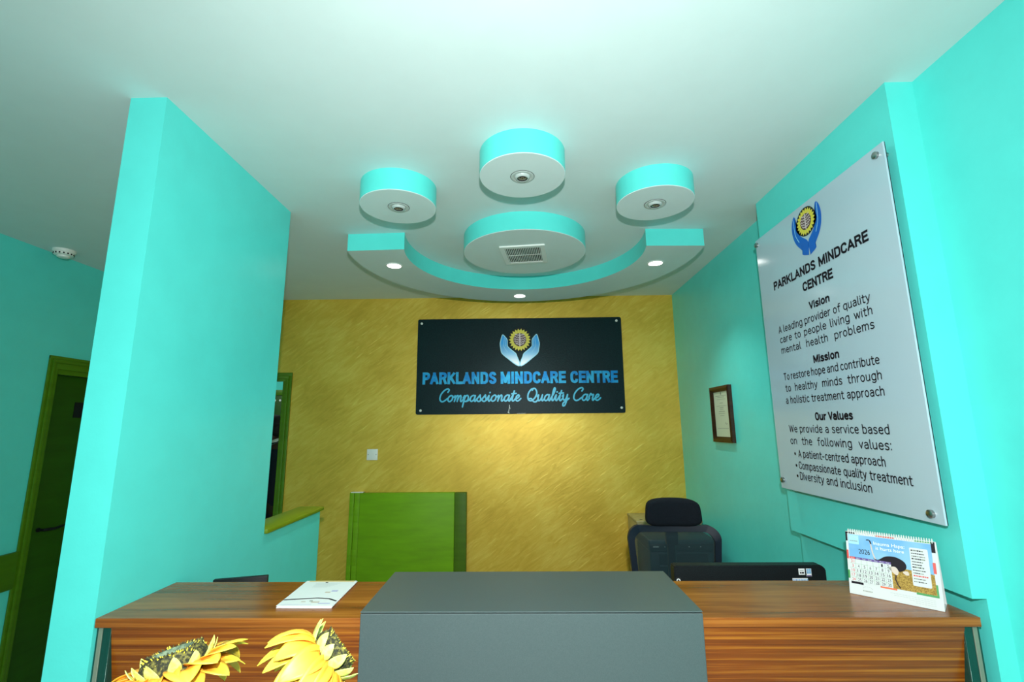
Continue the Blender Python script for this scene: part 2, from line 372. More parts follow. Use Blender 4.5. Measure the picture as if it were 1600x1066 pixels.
# upright sans drawn as pen strokes: capital height 1; 'c' curved, 's' straight, 'o' closed curve
_bb = [(0.05, 0.20), (0.14, 0.03), (0.28, 0.0), (0.42, 0.12), (0.46, 0.36), (0.42, 0.60), (0.28, 0.72), (0.14, 0.69), (0.05, 0.52)]
_db = [(0.51 - x, y) for x, y in _bb]
F_ = {'a': (0.47, [('c', [(0.07, 0.63), (0.20, 0.72), (0.36, 0.67), (0.42, 0.50), (0.42, 0.25), (0.42, 0.0)]), ('c', [(0.42, 0.42), (0.20, 0.41), (0.06, 0.30), (0.06, 0.12), (0.18, 0.0), (0.32, 0.04), (0.42, 0.18)])]),
 'b': (0.5, [('s', [(0.05, 1.05), (0.05, 0)]), ('c', _bb)]), 'c': (0.44, [('c', [(0.42, 0.63), (0.28, 0.72), (0.12, 0.62), (0.05, 0.36), (0.12, 0.10), (0.28, 0.0), (0.43, 0.09)])]),
 'd': (0.5, [('s', [(0.46, 1.05), (0.46, 0)]), ('c', _db)]), 'e': (0.48, [('c', [(0.06, 0.38), (0.25, 0.38), (0.45, 0.39), (0.44, 0.56), (0.28, 0.72), (0.12, 0.62), (0.05, 0.36), (0.12, 0.10), (0.28, 0.0), (0.44, 0.08)])]),
 'f': (0.34, [('c', [(0.36, 1.04), (0.25, 1.05), (0.16, 0.92), (0.16, 0.5), (0.16, 0)]), ('s', [(0.02, 0.70), (0.34, 0.70)])]), 'g': (0.5, [('c', _db), ('c', [(0.46, 0.72), (0.46, 0.2), (0.45, -0.12), (0.35, -0.27), (0.20, -0.28), (0.07, -0.21)])]),
 'h': (0.48, [('s', [(0.05, 1.05), (0.05, 0)]), ('c', [(0.05, 0.48), (0.17, 0.68), (0.32, 0.71), (0.42, 0.56), (0.42, 0.25), (0.42, 0)])]), 'i': (0.1, [('s', [(0.05, 0.72), (0.05, 0)]), ('s', [(0.05, 0.93), (0.05, 1.0)])]),
 'l': (0.17, [('c', [(0.05, 1.05), (0.05, 0.5), (0.06, 0.1), (0.17, 0.0)])]), 'm': (0.72, [('s', [(0.05, 0.72), (0.05, 0)]), ('c', [(0.05, 0.50), (0.15, 0.69), (0.27, 0.71), (0.36, 0.56), (0.36, 0.25), (0.36, 0)]), ('c', [(0.36, 0.50), (0.46, 0.69), (0.58, 0.71), (0.67, 0.56), (0.67, 0.25), (0.67, 0)])]),
 'n': (0.48, [('s', [(0.05, 0.72), (0.05, 0)]), ('c', [(0.05, 0.48), (0.17, 0.68), (0.32, 0.71), (0.42, 0.56), (0.42, 0.25), (0.42, 0)])]), 'o': (0.5, [('o', [(0.05, 0.36), (0.11, 0.10), (0.26, 0.0), (0.40, 0.10), (0.46, 0.36), (0.40, 0.62), (0.26, 0.72), (0.11, 0.62)])]),
 'p': (0.5, [('s', [(0.05, 0.72), (0.05, -0.28)]), ('c', _bb)]), 'q': (0.5, [('s', [(0.46, 0.72), (0.46, -0.28)]), ('c', _db)]), 'r': (0.30, [('s', [(0.05, 0.72), (0.05, 0)]), ('c', [(0.05, 0.44), (0.14, 0.65), (0.30, 0.71)])]),
 's': (0.42, [('c', [(0.38, 0.64), (0.22, 0.72), (0.08, 0.63), (0.09, 0.46), (0.22, 0.38), (0.36, 0.28), (0.38, 0.10), (0.22, 0.0), (0.05, 0.07)])]), 't': (0.34, [('c', [(0.14, 0.95), (0.14, 0.5), (0.14, 0.13), (0.21, 0.0), (0.34, 0.02)]), ('s', [(0.0, 0.70), (0.33, 0.70)])]),
 'u': (0.48, [('c', [(0.05, 0.72), (0.05, 0.4), (0.06, 0.14), (0.16, 0.01), (0.31, 0.04), (0.42, 0.22)]), ('s', [(0.42, 0.72), (0.42, 0)])]), 'v': (0.44, [('s', [(0.02, 0.72), (0.22, 0), (0.42, 0.72)])]), 'w': (0.68, [('s', [(0.02, 0.72), (0.18, 0), (0.34, 0.66), (0.50, 0), (0.66, 0.72)])]),
 'y': (0.46, [('s', [(0.02, 0.72), (0.24, 0.0)]), ('s', [(0.44, 0.72), (0.24, 0.0), (0.15, -0.21), (0.03, -0.27)])]), '-': (0.34, [('s', [(0.04, 0.36), (0.30, 0.36)])]), ':': (0.12, [('s', [(0.06, 0.64), (0.06, 0.70)]), ('s', [(0.06, 0.02), (0.06, 0.08)])]),
 'A': (0.54, [('s', [(0.02, 0), (0.27, 1.0)]), ('s', [(0.27, 1.0), (0.52, 0)]), ('s', [(0.11, 0.30), (0.43, 0.30)])]), 'C': (0.53, [('c', [(0.50, 0.70), (0.45, 0.92), (0.30, 1.0), (0.12, 0.90), (0.06, 0.68), (0.06, 0.32), (0.12, 0.10), (0.30, 0.0), (0.45, 0.08), (0.50, 0.30)])]),
 'D': (0.54, [('s', [(0.06, 0), (0.06, 1.0)]), ('c', [(0.06, 1.0), (0.30, 1.0), (0.45, 0.90), (0.50, 0.70), (0.50, 0.30), (0.45, 0.10), (0.30, 0.0), (0.06, 0.0)])]), 'E': (0.45, [('s', [(0.06, 0), (0.06, 1.0)]), ('s', [(0.06, 1.0), (0.44, 1.0)]), ('s', [(0.06, 0.0), (0.44, 0.0)]), ('s', [(0.06, 0.52), (0.40, 0.52)])]),
 'I': (0.12, [('s', [(0.06, 0), (0.06, 1.0)])]), 'K': (0.52, [('s', [(0.06, 0), (0.06, 1.0)]), ('s', [(0.48, 1.0), (0.08, 0.36)]), ('s', [(0.22, 0.58), (0.50, 0)])]), 'L': (0.42, [('s', [(0.06, 1.0), (0.06, 0)]), ('s', [(0.06, 0), (0.42, 0)])]),
 'M': (0.70, [('s', [(0.06, 0), (0.06, 1.0)]), ('s', [(0.08, 1.0), (0.35, 0.10)]), ('s', [(0.35, 0.10), (0.62, 1.0)]), ('s', [(0.64, 1.0), (0.64, 0)])]), 'N': (0.56, [('s', [(0.06, 0), (0.06, 1.0)]), ('s', [(0.08, 1.0), (0.48, 0)]), ('s', [(0.50, 0), (0.50, 1.0)])]),
 'O': (0.56, [('o', [(0.06, 0.68), (0.06, 0.32), (0.14, 0.08), (0.28, 0.0), (0.42, 0.08), (0.50, 0.32), (0.50, 0.68), (0.42, 0.92), (0.28, 1.0), (0.14, 0.92)])]), 'P': (0.50, [('s', [(0.06, 0), (0.06, 1.0)]), ('c', [(0.06, 1.0), (0.32, 1.0), (0.46, 0.90), (0.47, 0.66), (0.33, 0.48), (0.06, 0.48)])]),
 'R': (0.52, [('s', [(0.06, 0), (0.06, 1.0)]), ('c', [(0.06, 1.0), (0.32, 1.0), (0.46, 0.90), (0.46, 0.66), (0.33, 0.52), (0.06, 0.52)]), ('s', [(0.34, 0.50), (0.49, 0)])]), 'S': (0.52, [('c', [(0.46, 0.76), (0.40, 0.94), (0.26, 1.0), (0.11, 0.93), (0.07, 0.75), (0.14, 0.60), (0.36, 0.44), (0.46, 0.28), (0.42, 0.07), (0.26, 0.0), (0.11, 0.06), (0.05, 0.26)])]),
 'T': (0.48, [('s', [(0.24, 0), (0.24, 1.0)]), ('s', [(0.02, 1.0), (0.46, 1.0)])]), 'V': (0.52, [('s', [(0.02, 1.0), (0.26, 0)]), ('s', [(0.26, 0), (0.50, 1.0)])]), 'W': (0.82, [('s', [(0.02, 1.0), (0.21, 0), (0.41, 0.95), (0.61, 0), (0.80, 1.0)])])}
def stroke_text(body, x0, x1, y, h, w, place, track=0.13, space=0.30, caps=False):
    """returns one mesh builder for each word"""
    X = 0; items = []; words = [MB()]
    for c in body:
        if c == ' ': X += space; words.append(MB()); continue
        items.append((c, X, words[-1])); X += F_[c][0] + track
    xs = [a + p[0] for c, a, _w in items for _, st in F_[c][1] for p in st]; lo, hi = min(xs), max(xs)
    kx = (x1 - x0 - w) / (hi - lo); ky = h - w
    for c, a, mb in items:
        segs = []
        for kd, st in F_[c][1]: segs += [('s', [st[n], st[n + 1]]) for n in range(len(st) - 1)] if kd == 's' else [(kd, st)]
        for kd, st in segs:
            pts = [(p[0], p[1]) for p in st]
            if kd != 's': pts = [(v.x, v.y) for v in catmull([(p[0], p[1], 0) for p in st], 6, kd == 'o')]; pts = pts + [pts[0], pts[1]] if kd == 'o' else pts
            q = [Vector((x0 + w / 2 + (a + p[0] - lo) * kx, y + w / 2 + p[1] * ky)) for p in pts]
            if caps and kd == 's':      # square ends, cut level with the line of the letters
                d = (q[-1] - q[0]).normalized() * w / 2; q[0] = q[0] - d; q[-1] = q[-1] + d
            ribbon(mb, q, w, place, None, caps=not caps, ylim=(y, y + h) if caps else None)
    return words

# ------------------------------------------------------------------ the room
ZC = 2.74; YB = 3.866; XL = -2.895; YF = -2.6
b = MB(); b.box((-4.3, YF - 0.1, -0.08), (1.45, 5.8, 0)); b.build('floor', 'floor', kind='structure', smooth=0)
b = MB(); b.box((-4.3, YF - 0.1, ZC), (1.45, 5.8, ZC + 0.1)); b.build('ceiling', 'white_ceiling', kind='structure', smooth=0)
# gold wall with the door opening beside the left wall
b = MB(); b.box((-1.968, YB, 0), (1.40, YB + 0.12, ZC)); b.box((-2.80, YB, 2.056), (-1.968, YB + 0.12, ZC)); b.box((XL - 0.1, YB, 0), (-2.80, YB + 0.12, ZC))
b.build('wall_back', 'gold', kind='structure', smooth=0)
b = MB()
b.box((XL - 0.12, YF, 0), (XL, 2.856, ZC)); b.box((XL - 0.12, 3.66, 0), (XL, YB, ZC)); b.box((XL - 0.12, 2.856, 2.03), (XL, 3.66, ZC))
b.build('wall_left', 'turq', kind='structure', smooth=0)
b = MB(); b.box((1.277, YF, 0), (1.40, 1.9, ZC)); b.box((1.290, 1.9, 0), (1.40, YB, ZC)); b.build('wall_right', 'turq', kind='structure', smooth=0)
b = MB(); b.box((-2.4, YF - 0.1, 2.45), (0.8, YF, ZC)); b.box((XL - 0.1, YF - 0.1, 0), (-2.4, YF, ZC)); b.box((0.8, YF - 0.1, 0), (1.38, YF, ZC)); b.box((-2.4, YF - 0.1, 0), (0.8, YF, 0.45))
b.build('wall_front', 'turq', kind='structure', smooth=0)
# free-standing partition: full height in front, low wall behind
b = MB(); b.prism([(-1.163, 1.366, 0), (-1.163, 2.812, 0), (-1.163, 2.812, 1.186), (-1.163, 2.212, 1.186), (-1.163, 2.217, ZC), (-1.163, 1.366, ZC)], (-0.122, 0, 0))
b.build('wall_partition', 'turq', kind='structure', smooth=0)
# boxed pier on the right wall, cut back below the notice board
b = MB(); b.prism([(1.188, 1.366, 1.195), (1.188, 1.366, ZC), (1.290, 1.366, ZC), (1.290, 1.366, 0), (1.226, 1.366, 0), (1.226, 1.366, 1.195)], (0, 0.844, 0))
b.build('wall_pier', 'turq', kind='structure', smooth=0)
# dado rail on the left wall, olive coping on the low wall
b = MB(); b.box((XL, YF, 0.775), (XL + 0.022, 2.797, 0.975), 0.006); b.build('trim_1', 'frame_green', kind='structure')
b = MB(); b.box((-1.295, 2.216, 1.186), (-1.149, 2.835, 1.207), 0.005); b.build('trim_2', 'olive', kind='structure')

# door in the left wall (frame, leaf, handle, plate)
def moulding(mb, y0, y1, x0, x1): mb.box((x0, y0, 0), (x1, y1, 2.11), 0.004)
d = struct_root('door_1', (XL, 3.25, 0))
b = MB()
for (y, s) in ((-0.394, 1), (0.41, -1)):
    for k, (w, t) in enumerate(((0.0, 0.012), (0.018, 0.020), (0.040, 0.014))):
        ya, yb = y + s * (w - 0.058), y + s * (w - 0.058 + 0.0205)
        b.box((0, min(ya, yb), 0), (t, max(ya, yb), 2.092 - w + 0.018), 0.003)
for k, (w, t) in enumerate(((0.0, 0.012), (0.0205, 0.020), (0.041, 0.014))):
    b.box((0, -0.452 + w, (2.089 - w) if k < 2 else 2.029), (t + 0.0006, 0.468 - w, 2.1104 - w), 0.003)
b.box((-0.119, -0.394, 0), (0, -0.380, 2.03)); b.box((-0.119, 0.396, 0), (0, 0.41, 2.03)); b.box((-0.119, -0.38, 2.0), (0, 0.396, 2.03))
b.build('door_frame', 'frame_green', d)
b = MB(); b.box((-0.085, -0.378, 0.005), (-0.045, 0.394, 1.998), 0.002)
leaf = b.build('door_leaf', 'door_green', d)
b = MB(); b.tube([(-0.045, -0.30, 1.06), (-0.002, -0.30, 1.06), (0.004, -0.29, 1.061), (0.004, -0.24, 1.057), (0.004, -0.20, 1.064), (0.000, -0.175, 1.066)], [0.008, 0.008, 0.009, 0.008, 0.007, 0.005])
b.lathe([(0, -0.044), (0.013, -0.044), (0.013, -0.038), (0.012, -0.036), (0, -0.036)], (0, -0.30, 1.06), 'X', 24)
b.build('door_handle', 'black', leaf)
b = MB(); b.box((-0.045, -0.19, 1.735), (-0.041, -0.06, 1.835), 0.001); b.build('door_plate', 'black', leaf)
# door opening through the gold wall (frame only, leaf stands open in the back room)
d = struct_root('door_2', (-2.384, YB, 0))
b = MB()
for s in (1, -1):
    for w, t in ((0.0, 0.016), (0.0225, 0.026), (0.045, 0.018)):
        xa, xb = s * (0.486 - w), s * (0.486 - w - 0.025)
        if s < 0: xa, xb = xa + 0.0, xb
        b.box((min(xa, xb), -t, 0), (max(xa, xb), 0.0, 2.11 - w), 0.003)
for w, t in ((0.0, 0.016), (0.0225, 0.026), (0.045, 0.018)): b.box((-0.4866 + w, -t - 0.0006, 2.082 - w), (0.4866 - w, 0, 2.1106 - w), 0.003)
b.box((0.411, 0, 0), (0.416, 0.12, 2.056)); b.box((-0.416, 0, 0), (-0.411, 0.12, 2.056)); b.box((-0.411, 0, 2.05), (0.411, 0.12, 2.056))
b.build('door_frame', 'frame_green', d)
# room beyond: side and end walls, green ventilated door
b = MB(); b.box((-4.3, 5.62, 0), (-1.0, 5.72, ZC)); b.build('wall_beyond', 'turq', kind='structure', smooth=0)
b = MB(); b.box((-1.3, YB + 0.12, 0), (-1.2, 5.62, ZC)); b.build('wall_beyond_right', 'turq', kind='structure', smooth=0)
b = MB(); b.box((-4.3, YB + 0.12, 0), (-4.2, 5.62, ZC)); b.box((-4.3, YB, 0), (-2.995, YB + 0.12, ZC)); b.build('wall_beyond_left', 'turq', kind='structure', smooth=0)
d = struct_root('door_3', (-3.1, 5.62, 0))
b = MB(); b.box((-0.46, -0.03, 0), (-0.39, 0, 2.10), 0.004); b.box((0.39, -0.03, 0), (0.46, 0, 2.10), 0.004); b.box((-0.4606, -0.0306, 2.045), (0.4606, 0, 2.11), 0.004)
b.build('door_frame', 'frame_green', d)
b = MB(); b.box((-0.39, -0.018, 0.004), (0.39, 0, 2.043), 0.002); lf = b.build('door_leaf', 'door_green', d)
b = MB()
for k in range(12): b.lathe([(0, -0.0195), (0.013, -0.0195), (0.013, -0.018)], (-0.34 + k * 0.062, 0, 1.985), 'Y', 12)
b.build('vent_holes', 'white', lf)
# unseen window added behind the photographer to go with the fill light
w = struct_root('added_window_1', (-0.8, YF, 0.45))
b = MB()
for x in (-1.6, -0.53, 0.5, 1.56): b.box((x, -0.09, 0), (x + 0.04, -0.04, 2.0), 0.003)
b.box((-1.6, -0.09, 0), (1.6, -0.04, 0.04), 0.003); b.box((-1.6, -0.09, 1.96), (1.6, -0.04, 2.0), 0.003)
b.build('window_frame', 'white_plastic', w)
b = MB(); b.box((-1.57, -0.068, 0.03), (1.57, -0.062, 1.97)); b.build('glass_pane', 'glass', w)

# ------------------------------------------------------------------ ceiling features
def disc(name, c, r, label, group=None):
    t = thing(name, label, 'ceiling disc', (c[0], c[1], ZC - 0.10), 0, group)
    MB().lathe([(0, 0.0), (r - 0.002, 0.0), (r, 0.002)], n=96).build('disc_face', 'white_ceiling', t, normals=False)
    MB().lathe([(r, 0.002), (r, 0.0999)], n=96).build('disc_rim', 'turq', t, label='turquoise rim', normals=False)
    return t
disc('ceiling_disc', (0.017, 1.738), 0.172, 'small round ceiling disc with turquoise rim, the nearest one, in the middle', 'small ceiling discs')
disc('ceiling_disc', (-0.548, 1.986), 0.170, 'small round ceiling disc with turquoise rim above the left tip of the crescent', 'small ceiling discs')
disc('ceiling_disc', (0.618, 1.992), 0.170, 'small round ceiling disc with turquoise rim above the right tip of the crescent', 'small ceiling discs')
disc('ceiling_disc', (0.032, 2.598), 0.352, 'large round ceiling disc carrying the air vent, cupped by the crescent')
t = thing('ceiling_crescent', 'white crescent drop on the ceiling with turquoise rim, behind the round discs', 'ceiling crescent', (0.032, 2.62, ZC - 0.10))
ao = math.degrees(math.asin(-0.125 / 1.012)); ai = math.degrees(math.asin(-0.125 / 0.672))
outer = arc(0, 0.008, 1.012, ao, 180 - ao, 72); inner = arc(0, 0.0, 0.690, ai, 180 - ai, 72)
b = MB(); A = [b.bm.verts.new((x, y, 0)) for x, y in outer]; B = [b.bm.verts.new((x, y, 0)) for x, y in inner]
for i in range(72): b.face([A[i], B[i], B[i + 1], A[i + 1]])
b.build('crescent_face', 'white_ceiling', t, smooth=0)
b = MB(); loop = outer + inner[::-1]; A = [b.bm.verts.new((x, y, 0)) for x, y in loop]; B = [b.bm.verts.new((x, y, 0.0999)) for x, y in loop]
for i in range(len(loop)): j = (i + 1) % len(loop); b.face([A[i], A[j], B[j], B[i]])
b.build('crescent_rim', 'turq', t, smooth=30, label='turquoise rim')

def eyeball(loc, label):
    t = thing('downlight', label, 'downlight', loc, 0, 'unlit downlights in the small discs')
    MB().lathe([(0.0485, 0), (0.0485, -0.0012), (0.0465, -0.0012)], n=48).build('gap_line', 'dark_hole', t)
    MB().lathe([(0.0468, 0), (0.0468, -0.0025), (0.045, -0.0035), (0.036, -0.0030), (0.031, -0.0005)], n=48).build('trim_ring', 'trim_white', t)
    MB().lathe([(0.0315, -0.0005), (0.030, -0.0045), (0.027, -0.0085), (0.0225, -0.0105), (0.0205, -0.009)], n=48).build('eyeball', 'trim_white', t)
    MB().lathe([(0.0207, -0.0095), (0.017, -0.0065), (0.012, -0.0045), (0.0085, -0.0075), (0.004, -0.0075), (0.003, -0.0050), (0, -0.0050)], n=32, ms=['dark_hole', 'lamp_off', 'dark_hole', 'lamp_off', 'dark_hole', 'lamp_off']).build('lens', None, t, label='dark lens')
    return t
Zd = ZC - 0.10
e0 = eyeball((0.017, 1.733, Zd), 'unlit round downlight in the nearest small ceiling disc')
dup(e0, (-0.545, 1.980, Zd), 'unlit round downlight in the left small ceiling disc')
dup(e0, (0.618, 1.990, Zd), 'unlit round downlight in the right small ceiling disc')
def spot(loc, label, e=22):
    t = thing('downlight', label, 'downlight', loc, 0, 'lit downlights in the crescent')
    MB().lathe([(0.050, 0), (0.050, -0.003), (0.047, -0.005), (0.0425, -0.005), (0.041, -0.002)], n=48).build('trim_ring', 'white_plastic', t)
    MB().lathe([(0.041, -0.002), (0.02, -0.0035), (0, -0.004)], n=48).build('lit_lens', 'lamp_on', t, label='glowing white lens', normals=False)
    l = lamp('downlight_beam', 'SPOT', (0, 0, -0.012), e, (1.0, 1.0, 0.92), spot_size=R(104), spot_blend=0.8, shadow_soft_size=0.04); l.parent = t
    return t
spot((-0.773, 2.757, Zd), 'lit downlight in the left arm of the ceiling crescent')
spot((0.841, 2.778, Zd), 'lit downlight in the right arm of the ceiling crescent')
spot((0.001, 3.475, Zd), 'lit downlight in the middle of the crescent, closest to the gold wall')

t = thing('air_vent', 'square white slatted air vent set askew in the large ceiling disc', 'air vent', (0.031, 2.597, Zd), R(-6.5))
b = MB(); o_ = rrect(-0.127, -0.142, 0.127, 0.142, 0.004, 2); i_ = rrect(-0.100, -0.115, 0.100, 0.115, 0.002, 2)
b.ring([(x, y, -0.008) for x, y in o_], [(x, y, -0.008) for x, y in i_], (0, 0, 0.008)); b.build('vent_frame', 'white_plastic', t)
MB().box((-0.1, -0.115, -0.002), (0.1, 0.115, -0.0005)).build('vent_backing', 'dark_hole', t)
for k in range(20):
    x = -0.095 + k * 0.01
    MB().box((x - 0.0020, -0.114, -0.0075), (x + 0.0020, 0.114, -0.004)).build('slat', 'white_plastic', t, smooth=0)
MB().box((-0.099, -0.003, -0.0060), (0.099, 0.001, -0.0035)).build('cross_bar', 'white_plastic', t, smooth=0)

t = thing('smoke_detector', 'small white smoke detector on the ceiling near the left wall', 'smoke detector', (-2.79, 2.68, ZC))
MB().lathe([(0.056, 0), (0.056, -0.012), (0.054, -0.016), (0.050, -0.017)], n=40).build('base_plate', 'white_plastic', t)
b = MB(); b.lathe([(0.050, -0.017), (0.048, -0.030), (0.042, -0.034), (0.032, -0.036)], n=40, ms=['white_plastic'] * 3)
b.lathe([(0.032, -0.036), (0.030, -0.044), (0.022, -0.048), (0, -0.049)], n=40, m='white_plastic'); b.build('cap', None, t)
b = MB()
for k in range(16):
    a = 2 * math.pi * k / 16; b.box((-0.004, 0.044, -0.0305), (0.004, 0.0500, -0.022));
    bmesh.ops.rotate(b.bm, verts=b.bm.verts, cent=(0, 0, 0), matrix=Matrix.Rotation(2 * math.pi / 16, 3, 'Z'))
b.build('vent_slots', 'dark_hole', t, smooth=0)

# ------------------------------------------------------------------ the dark sign on the gold wall
SX, SZ = -0.0055, 1.755
t = thing('wall_sign', 'dark rectangular name sign with blue lettering on the gold wall', 'sign', (SX, YB, SZ), 0)
def SP(dy): return lambda x, z: (x - SX, dy, z - SZ)
b = MB(); b.prism([(x - SX, -0.022, z - SZ) for x, z in rrect(-0.857, 1.755, 0.846, 2.549, 0.016)], (0, 0.022, 0)); b.build('sign_board', 'sign', t, smooth=30)
for m_, nm, g, d_, w_ in (('dark_hole', 'lettering_edge', 0.0045, -0.0224, 0.032), ('sign_blue', 'lettering', 0.0, -0.0236, 0.0225)):
    for wd, xa, xb in (('PARKLANDS', -0.807, -0.198), ('MINDCARE', -0.163, 0.373), ('CENTRE', 0.409, 0.797)):
        stroke_text(wd, xa - g, xb + g, 1.999 - g, 0.100 + 2 * g, w_, SP(d_), track=0.20, caps=True)[0].build(nm, m_, t, smooth=0, normals=False)
# joined-up script drawn as pen strokes
G = {'C': (1.45, [[(1.35, 1.55), (1.5, 1.9), (1.25, 2.1), (0.75, 1.85), (0.3, 1.15), (0.25, 0.4), (0.6, 0.0), (1.0, 0.1), (1.45, 0.5)]]),
 'o': (1.05, [[(0.8, 0.9), (0.5, 1.0), (0.18, 0.7), (0.12, 0.25), (0.4, 0.0), (0.75, 0.25), (0.82, 0.7), (0.7, 0.95)], [(0.75, 0.9), (0.9, 0.72), (1.1, 0.75)]]),
 'm': (1.5, [[(0.0, 0.7), (0.15, 0.98), (0.2, 0.5), (0.15, 0.02)], [(0.17, 0.2), (0.35, 0.8), (0.55, 1.0), (0.66, 0.75), (0.6, 0.02)], [(0.62, 0.2), (0.8, 0.8), (1.0, 1.0), (1.12, 0.7), (1.1, 0.2), (1.25, 0.0), (1.55, 0.35)]]),
 'p': (1.05, [[(0.0, 0.6), (0.2, 1.0), (0.2, 0.4), (0.1, -0.9)], [(0.18, 0.3), (0.35, 0.85), (0.6, 1.0), (0.82, 0.7), (0.75, 0.2), (0.45, 0.0), (0.22, 0.12)], [(0.5, 0.0), (0.85, 0.12), (1.1, 0.4)]]),
 'a': (1.1, [[(0.82, 0.85), (0.55, 1.0), (0.2, 0.75), (0.12, 0.25), (0.38, 0.0), (0.7, 0.3), (0.85, 0.97)], [(0.85, 0.97), (0.8, 0.3), (0.95, 0.0), (1.2, 0.35)]]),
 's': (0.85, [[(0.0, 0.3), (0.3, 0.7), (0.52, 1.05), (0.56, 0.75), (0.72, 0.35), (0.6, 0.03), (0.32, 0.0), (0.18, 0.15)], [(0.6, 0.03), (0.95, 0.35)]]),
 'i': (0.6, [[(0.0, 0.3), (0.27, 0.98), (0.24, 0.3), (0.4, 0.0), (0.65, 0.35)], [(0.33, 1.42), (0.35, 1.46)]]),
 'n': (1.05, [[(0.0, 0.7), (0.15, 0.98), (0.2, 0.5), (0.15, 0.02)], [(0.17, 0.2), (0.38, 0.8), (0.6, 1.0), (0.72, 0.75), (0.7, 0.2), (0.85, 0.0), (1.1, 0.35)]]),
 't': (0.7, [[(0.0, 0.3), (0.35, 1.1), (0.45, 1.75), (0.33, 0.9), (0.3, 0.2), (0.48, 0.0), (0.8, 0.35)], [(0.08, 1.2), (0.8, 1.25)]]),
 'e': (0.85, [[(0.0, 0.3), (0.45, 0.5), (0.65, 0.82), (0.45, 1.0), (0.2, 0.7), (0.2, 0.2), (0.45, 0.0), (0.72, 0.12), (0.95, 0.4)]]),
 'Q': (1.75, [[(1.0, 2.05), (0.5, 1.85), (0.15, 1.1), (0.3, 0.25), (0.8, 0.02), (1.35, 0.5), (1.55, 1.3), (1.25, 1.95), (0.9, 2.05), (0.75, 1.75)], [(0.45, 0.35), (0.8, 0.35), (1.2, -0.1), (1.6, -0.15), (1.85, 0.1)]]),
 'u': (1.1, [[(0.0, 0.7), (0.15, 0.98), (0.15, 0.35), (0.32, 0.0), (0.62, 0.25), (0.8, 0.98)], [(0.8, 0.98), (0.76, 0.3), (0.92, 0.0), (1.2, 0.35)]]),
 'l': (0.62, [[(0.0, 0.3), (0.42, 1.15), (0.58, 1.9), (0.42, 2.1), (0.28, 1.4), (0.24, 0.35), (0.4, 0.0), (0.68, 0.35)]]),
 'y': (1.05, [[(0.0, 0.7), (0.15, 0.98), (0.15, 0.4), (0.35, 0.08), (0.65, 0.3), (0.82, 0.98)], [(0.82, 0.98), (0.78, 0.0), (0.6, -0.75), (0.3, -0.85), (0.3, -0.4), (0.75, -0.02), (1.15, 0.35)]]),
 'r': (0.85, [[(0.0, 0.5), (0.22, 1.12), (0.38, 0.88), (0.65, 0.95), (0.56, 0.4), (0.66, 0.0), (0.95, 0.35)]])}
def script(mb, word, x0, x1, y, xh, w, place):
    adv = sum(G[c][0] for c in word); k = (x1 - x0) / adv; x = x0
    for c in word:
        for st in G[c][1]:
            pts = [(x + p[0] * k + 0.16 * p[1] * xh, y + p[1] * xh) for p in catmull([(q[0], q[1], 0) for q in st], 7)]
            ribbon(mb, pts, w, place)
        x += G[c][0] * k
for wd, xa, xb in (('Compassionate', -0.676, -0.008), ('Quality', 0.045, 0.385), ('Care', 0.415, 0.640)):
    b = MB(); script(b, wd, xa, xb, 1.858, 0.049, 0.0125, SP(-0.0236)); b.build('script_lettering', 'sign_cyan', t, smooth=0, label='cyan handwriting-style lettering', normals=False)
# emblem: sunflower with a brain-like centre held by two hands
def emblem(parent, P, cx, cz, rx, rz, LH, RH, hand_m, outline_m, lines, rot=0.0, dark_ring=1.0, brain=0.56):
    if outline_m:
        for H in (LH, RH):
            b = MB(); q = catmull([(x, z, 0) for x, z in H], 4, True)
            ribbon(b, [(v.x, v.y) for v in q] + [(q[0].x, q[0].y)], 0.007, P(0.0014)); b.build('hand_outline', outline_m, parent, smooth=0, normals=False)
    for H in (LH, RH):
        b = MB(); b.poly([P(0.001)(v.x, v.y) for v in catmull([(x, z, 0) for x, z in H], 4, True)])
        bmesh.ops.triangulate(b.bm, faces=b.bm.faces); b.build('hand_emblem', hand_m, parent, smooth=0)
    if lines:
        n2 = len(lines) // 2
        for part in (lines[:n2], lines[n2:]):
            b = MB()
            for l in part: ribbon(b, [(v.x, v.y) for v in catmull([(x, z, 0) for x, z in l], 5)], 0.003, P(0.0018))
            b.build('hand_line', 'pale_blue', parent, smooth=0, normals=False)
    b = MB()
    c = lambda r, a, d: P(d)(cx + rx * r * math.cos(a), cz + rz * r * math.sin(a))
    b.poly([c(dark_ring, 2 * math.pi * k / 48, 0.0008) for k in range(48)], 'dark_hole')
    for k in range(22):
        a = 2 * math.pi * k / 22; h = math.pi / 22
        b.poly([c(0.5, a - h, 0.0012), c(0.78, a - h * 0.95, 0.0012), c(0.95, a, 0.0012), c(0.78, a + h * 0.95, 0.0012), c(0.5, a + h, 0.0012)], 'yellow_print')
    b.poly([c(brain, 2 * math.pi * k / 32, 0.0015) for k in range(32)], 'brain_dark')
    for s in (1, -1):
        for q in range(5):
            y0 = -0.40 + q * 0.19; amp = brain * math.sqrt(max(0.05, 1 - (y0 / brain) ** 2)) * 0.9
            ribbon(b, [(cx + s * rx * (0.06 + (amp - 0.06) * i / 8), cz + rz * (y0 + 0.05 * math.sin(i * 1.9 + q) + 0.10 * i / 8)) for i in range(9)], 0.10 * brain * rx, P(0.0019), 'brain_light')
    ribbon(b, [(cx, cz + rz * (-brain + 0.04)), (cx, cz), (cx, cz + rz * (brain - 0.04))], 0.10 * rx, P(0.0021), 'brain_light')
    b.build('flower_emblem', None, parent, smooth=0, label='yellow sunflower emblem', normals=False)
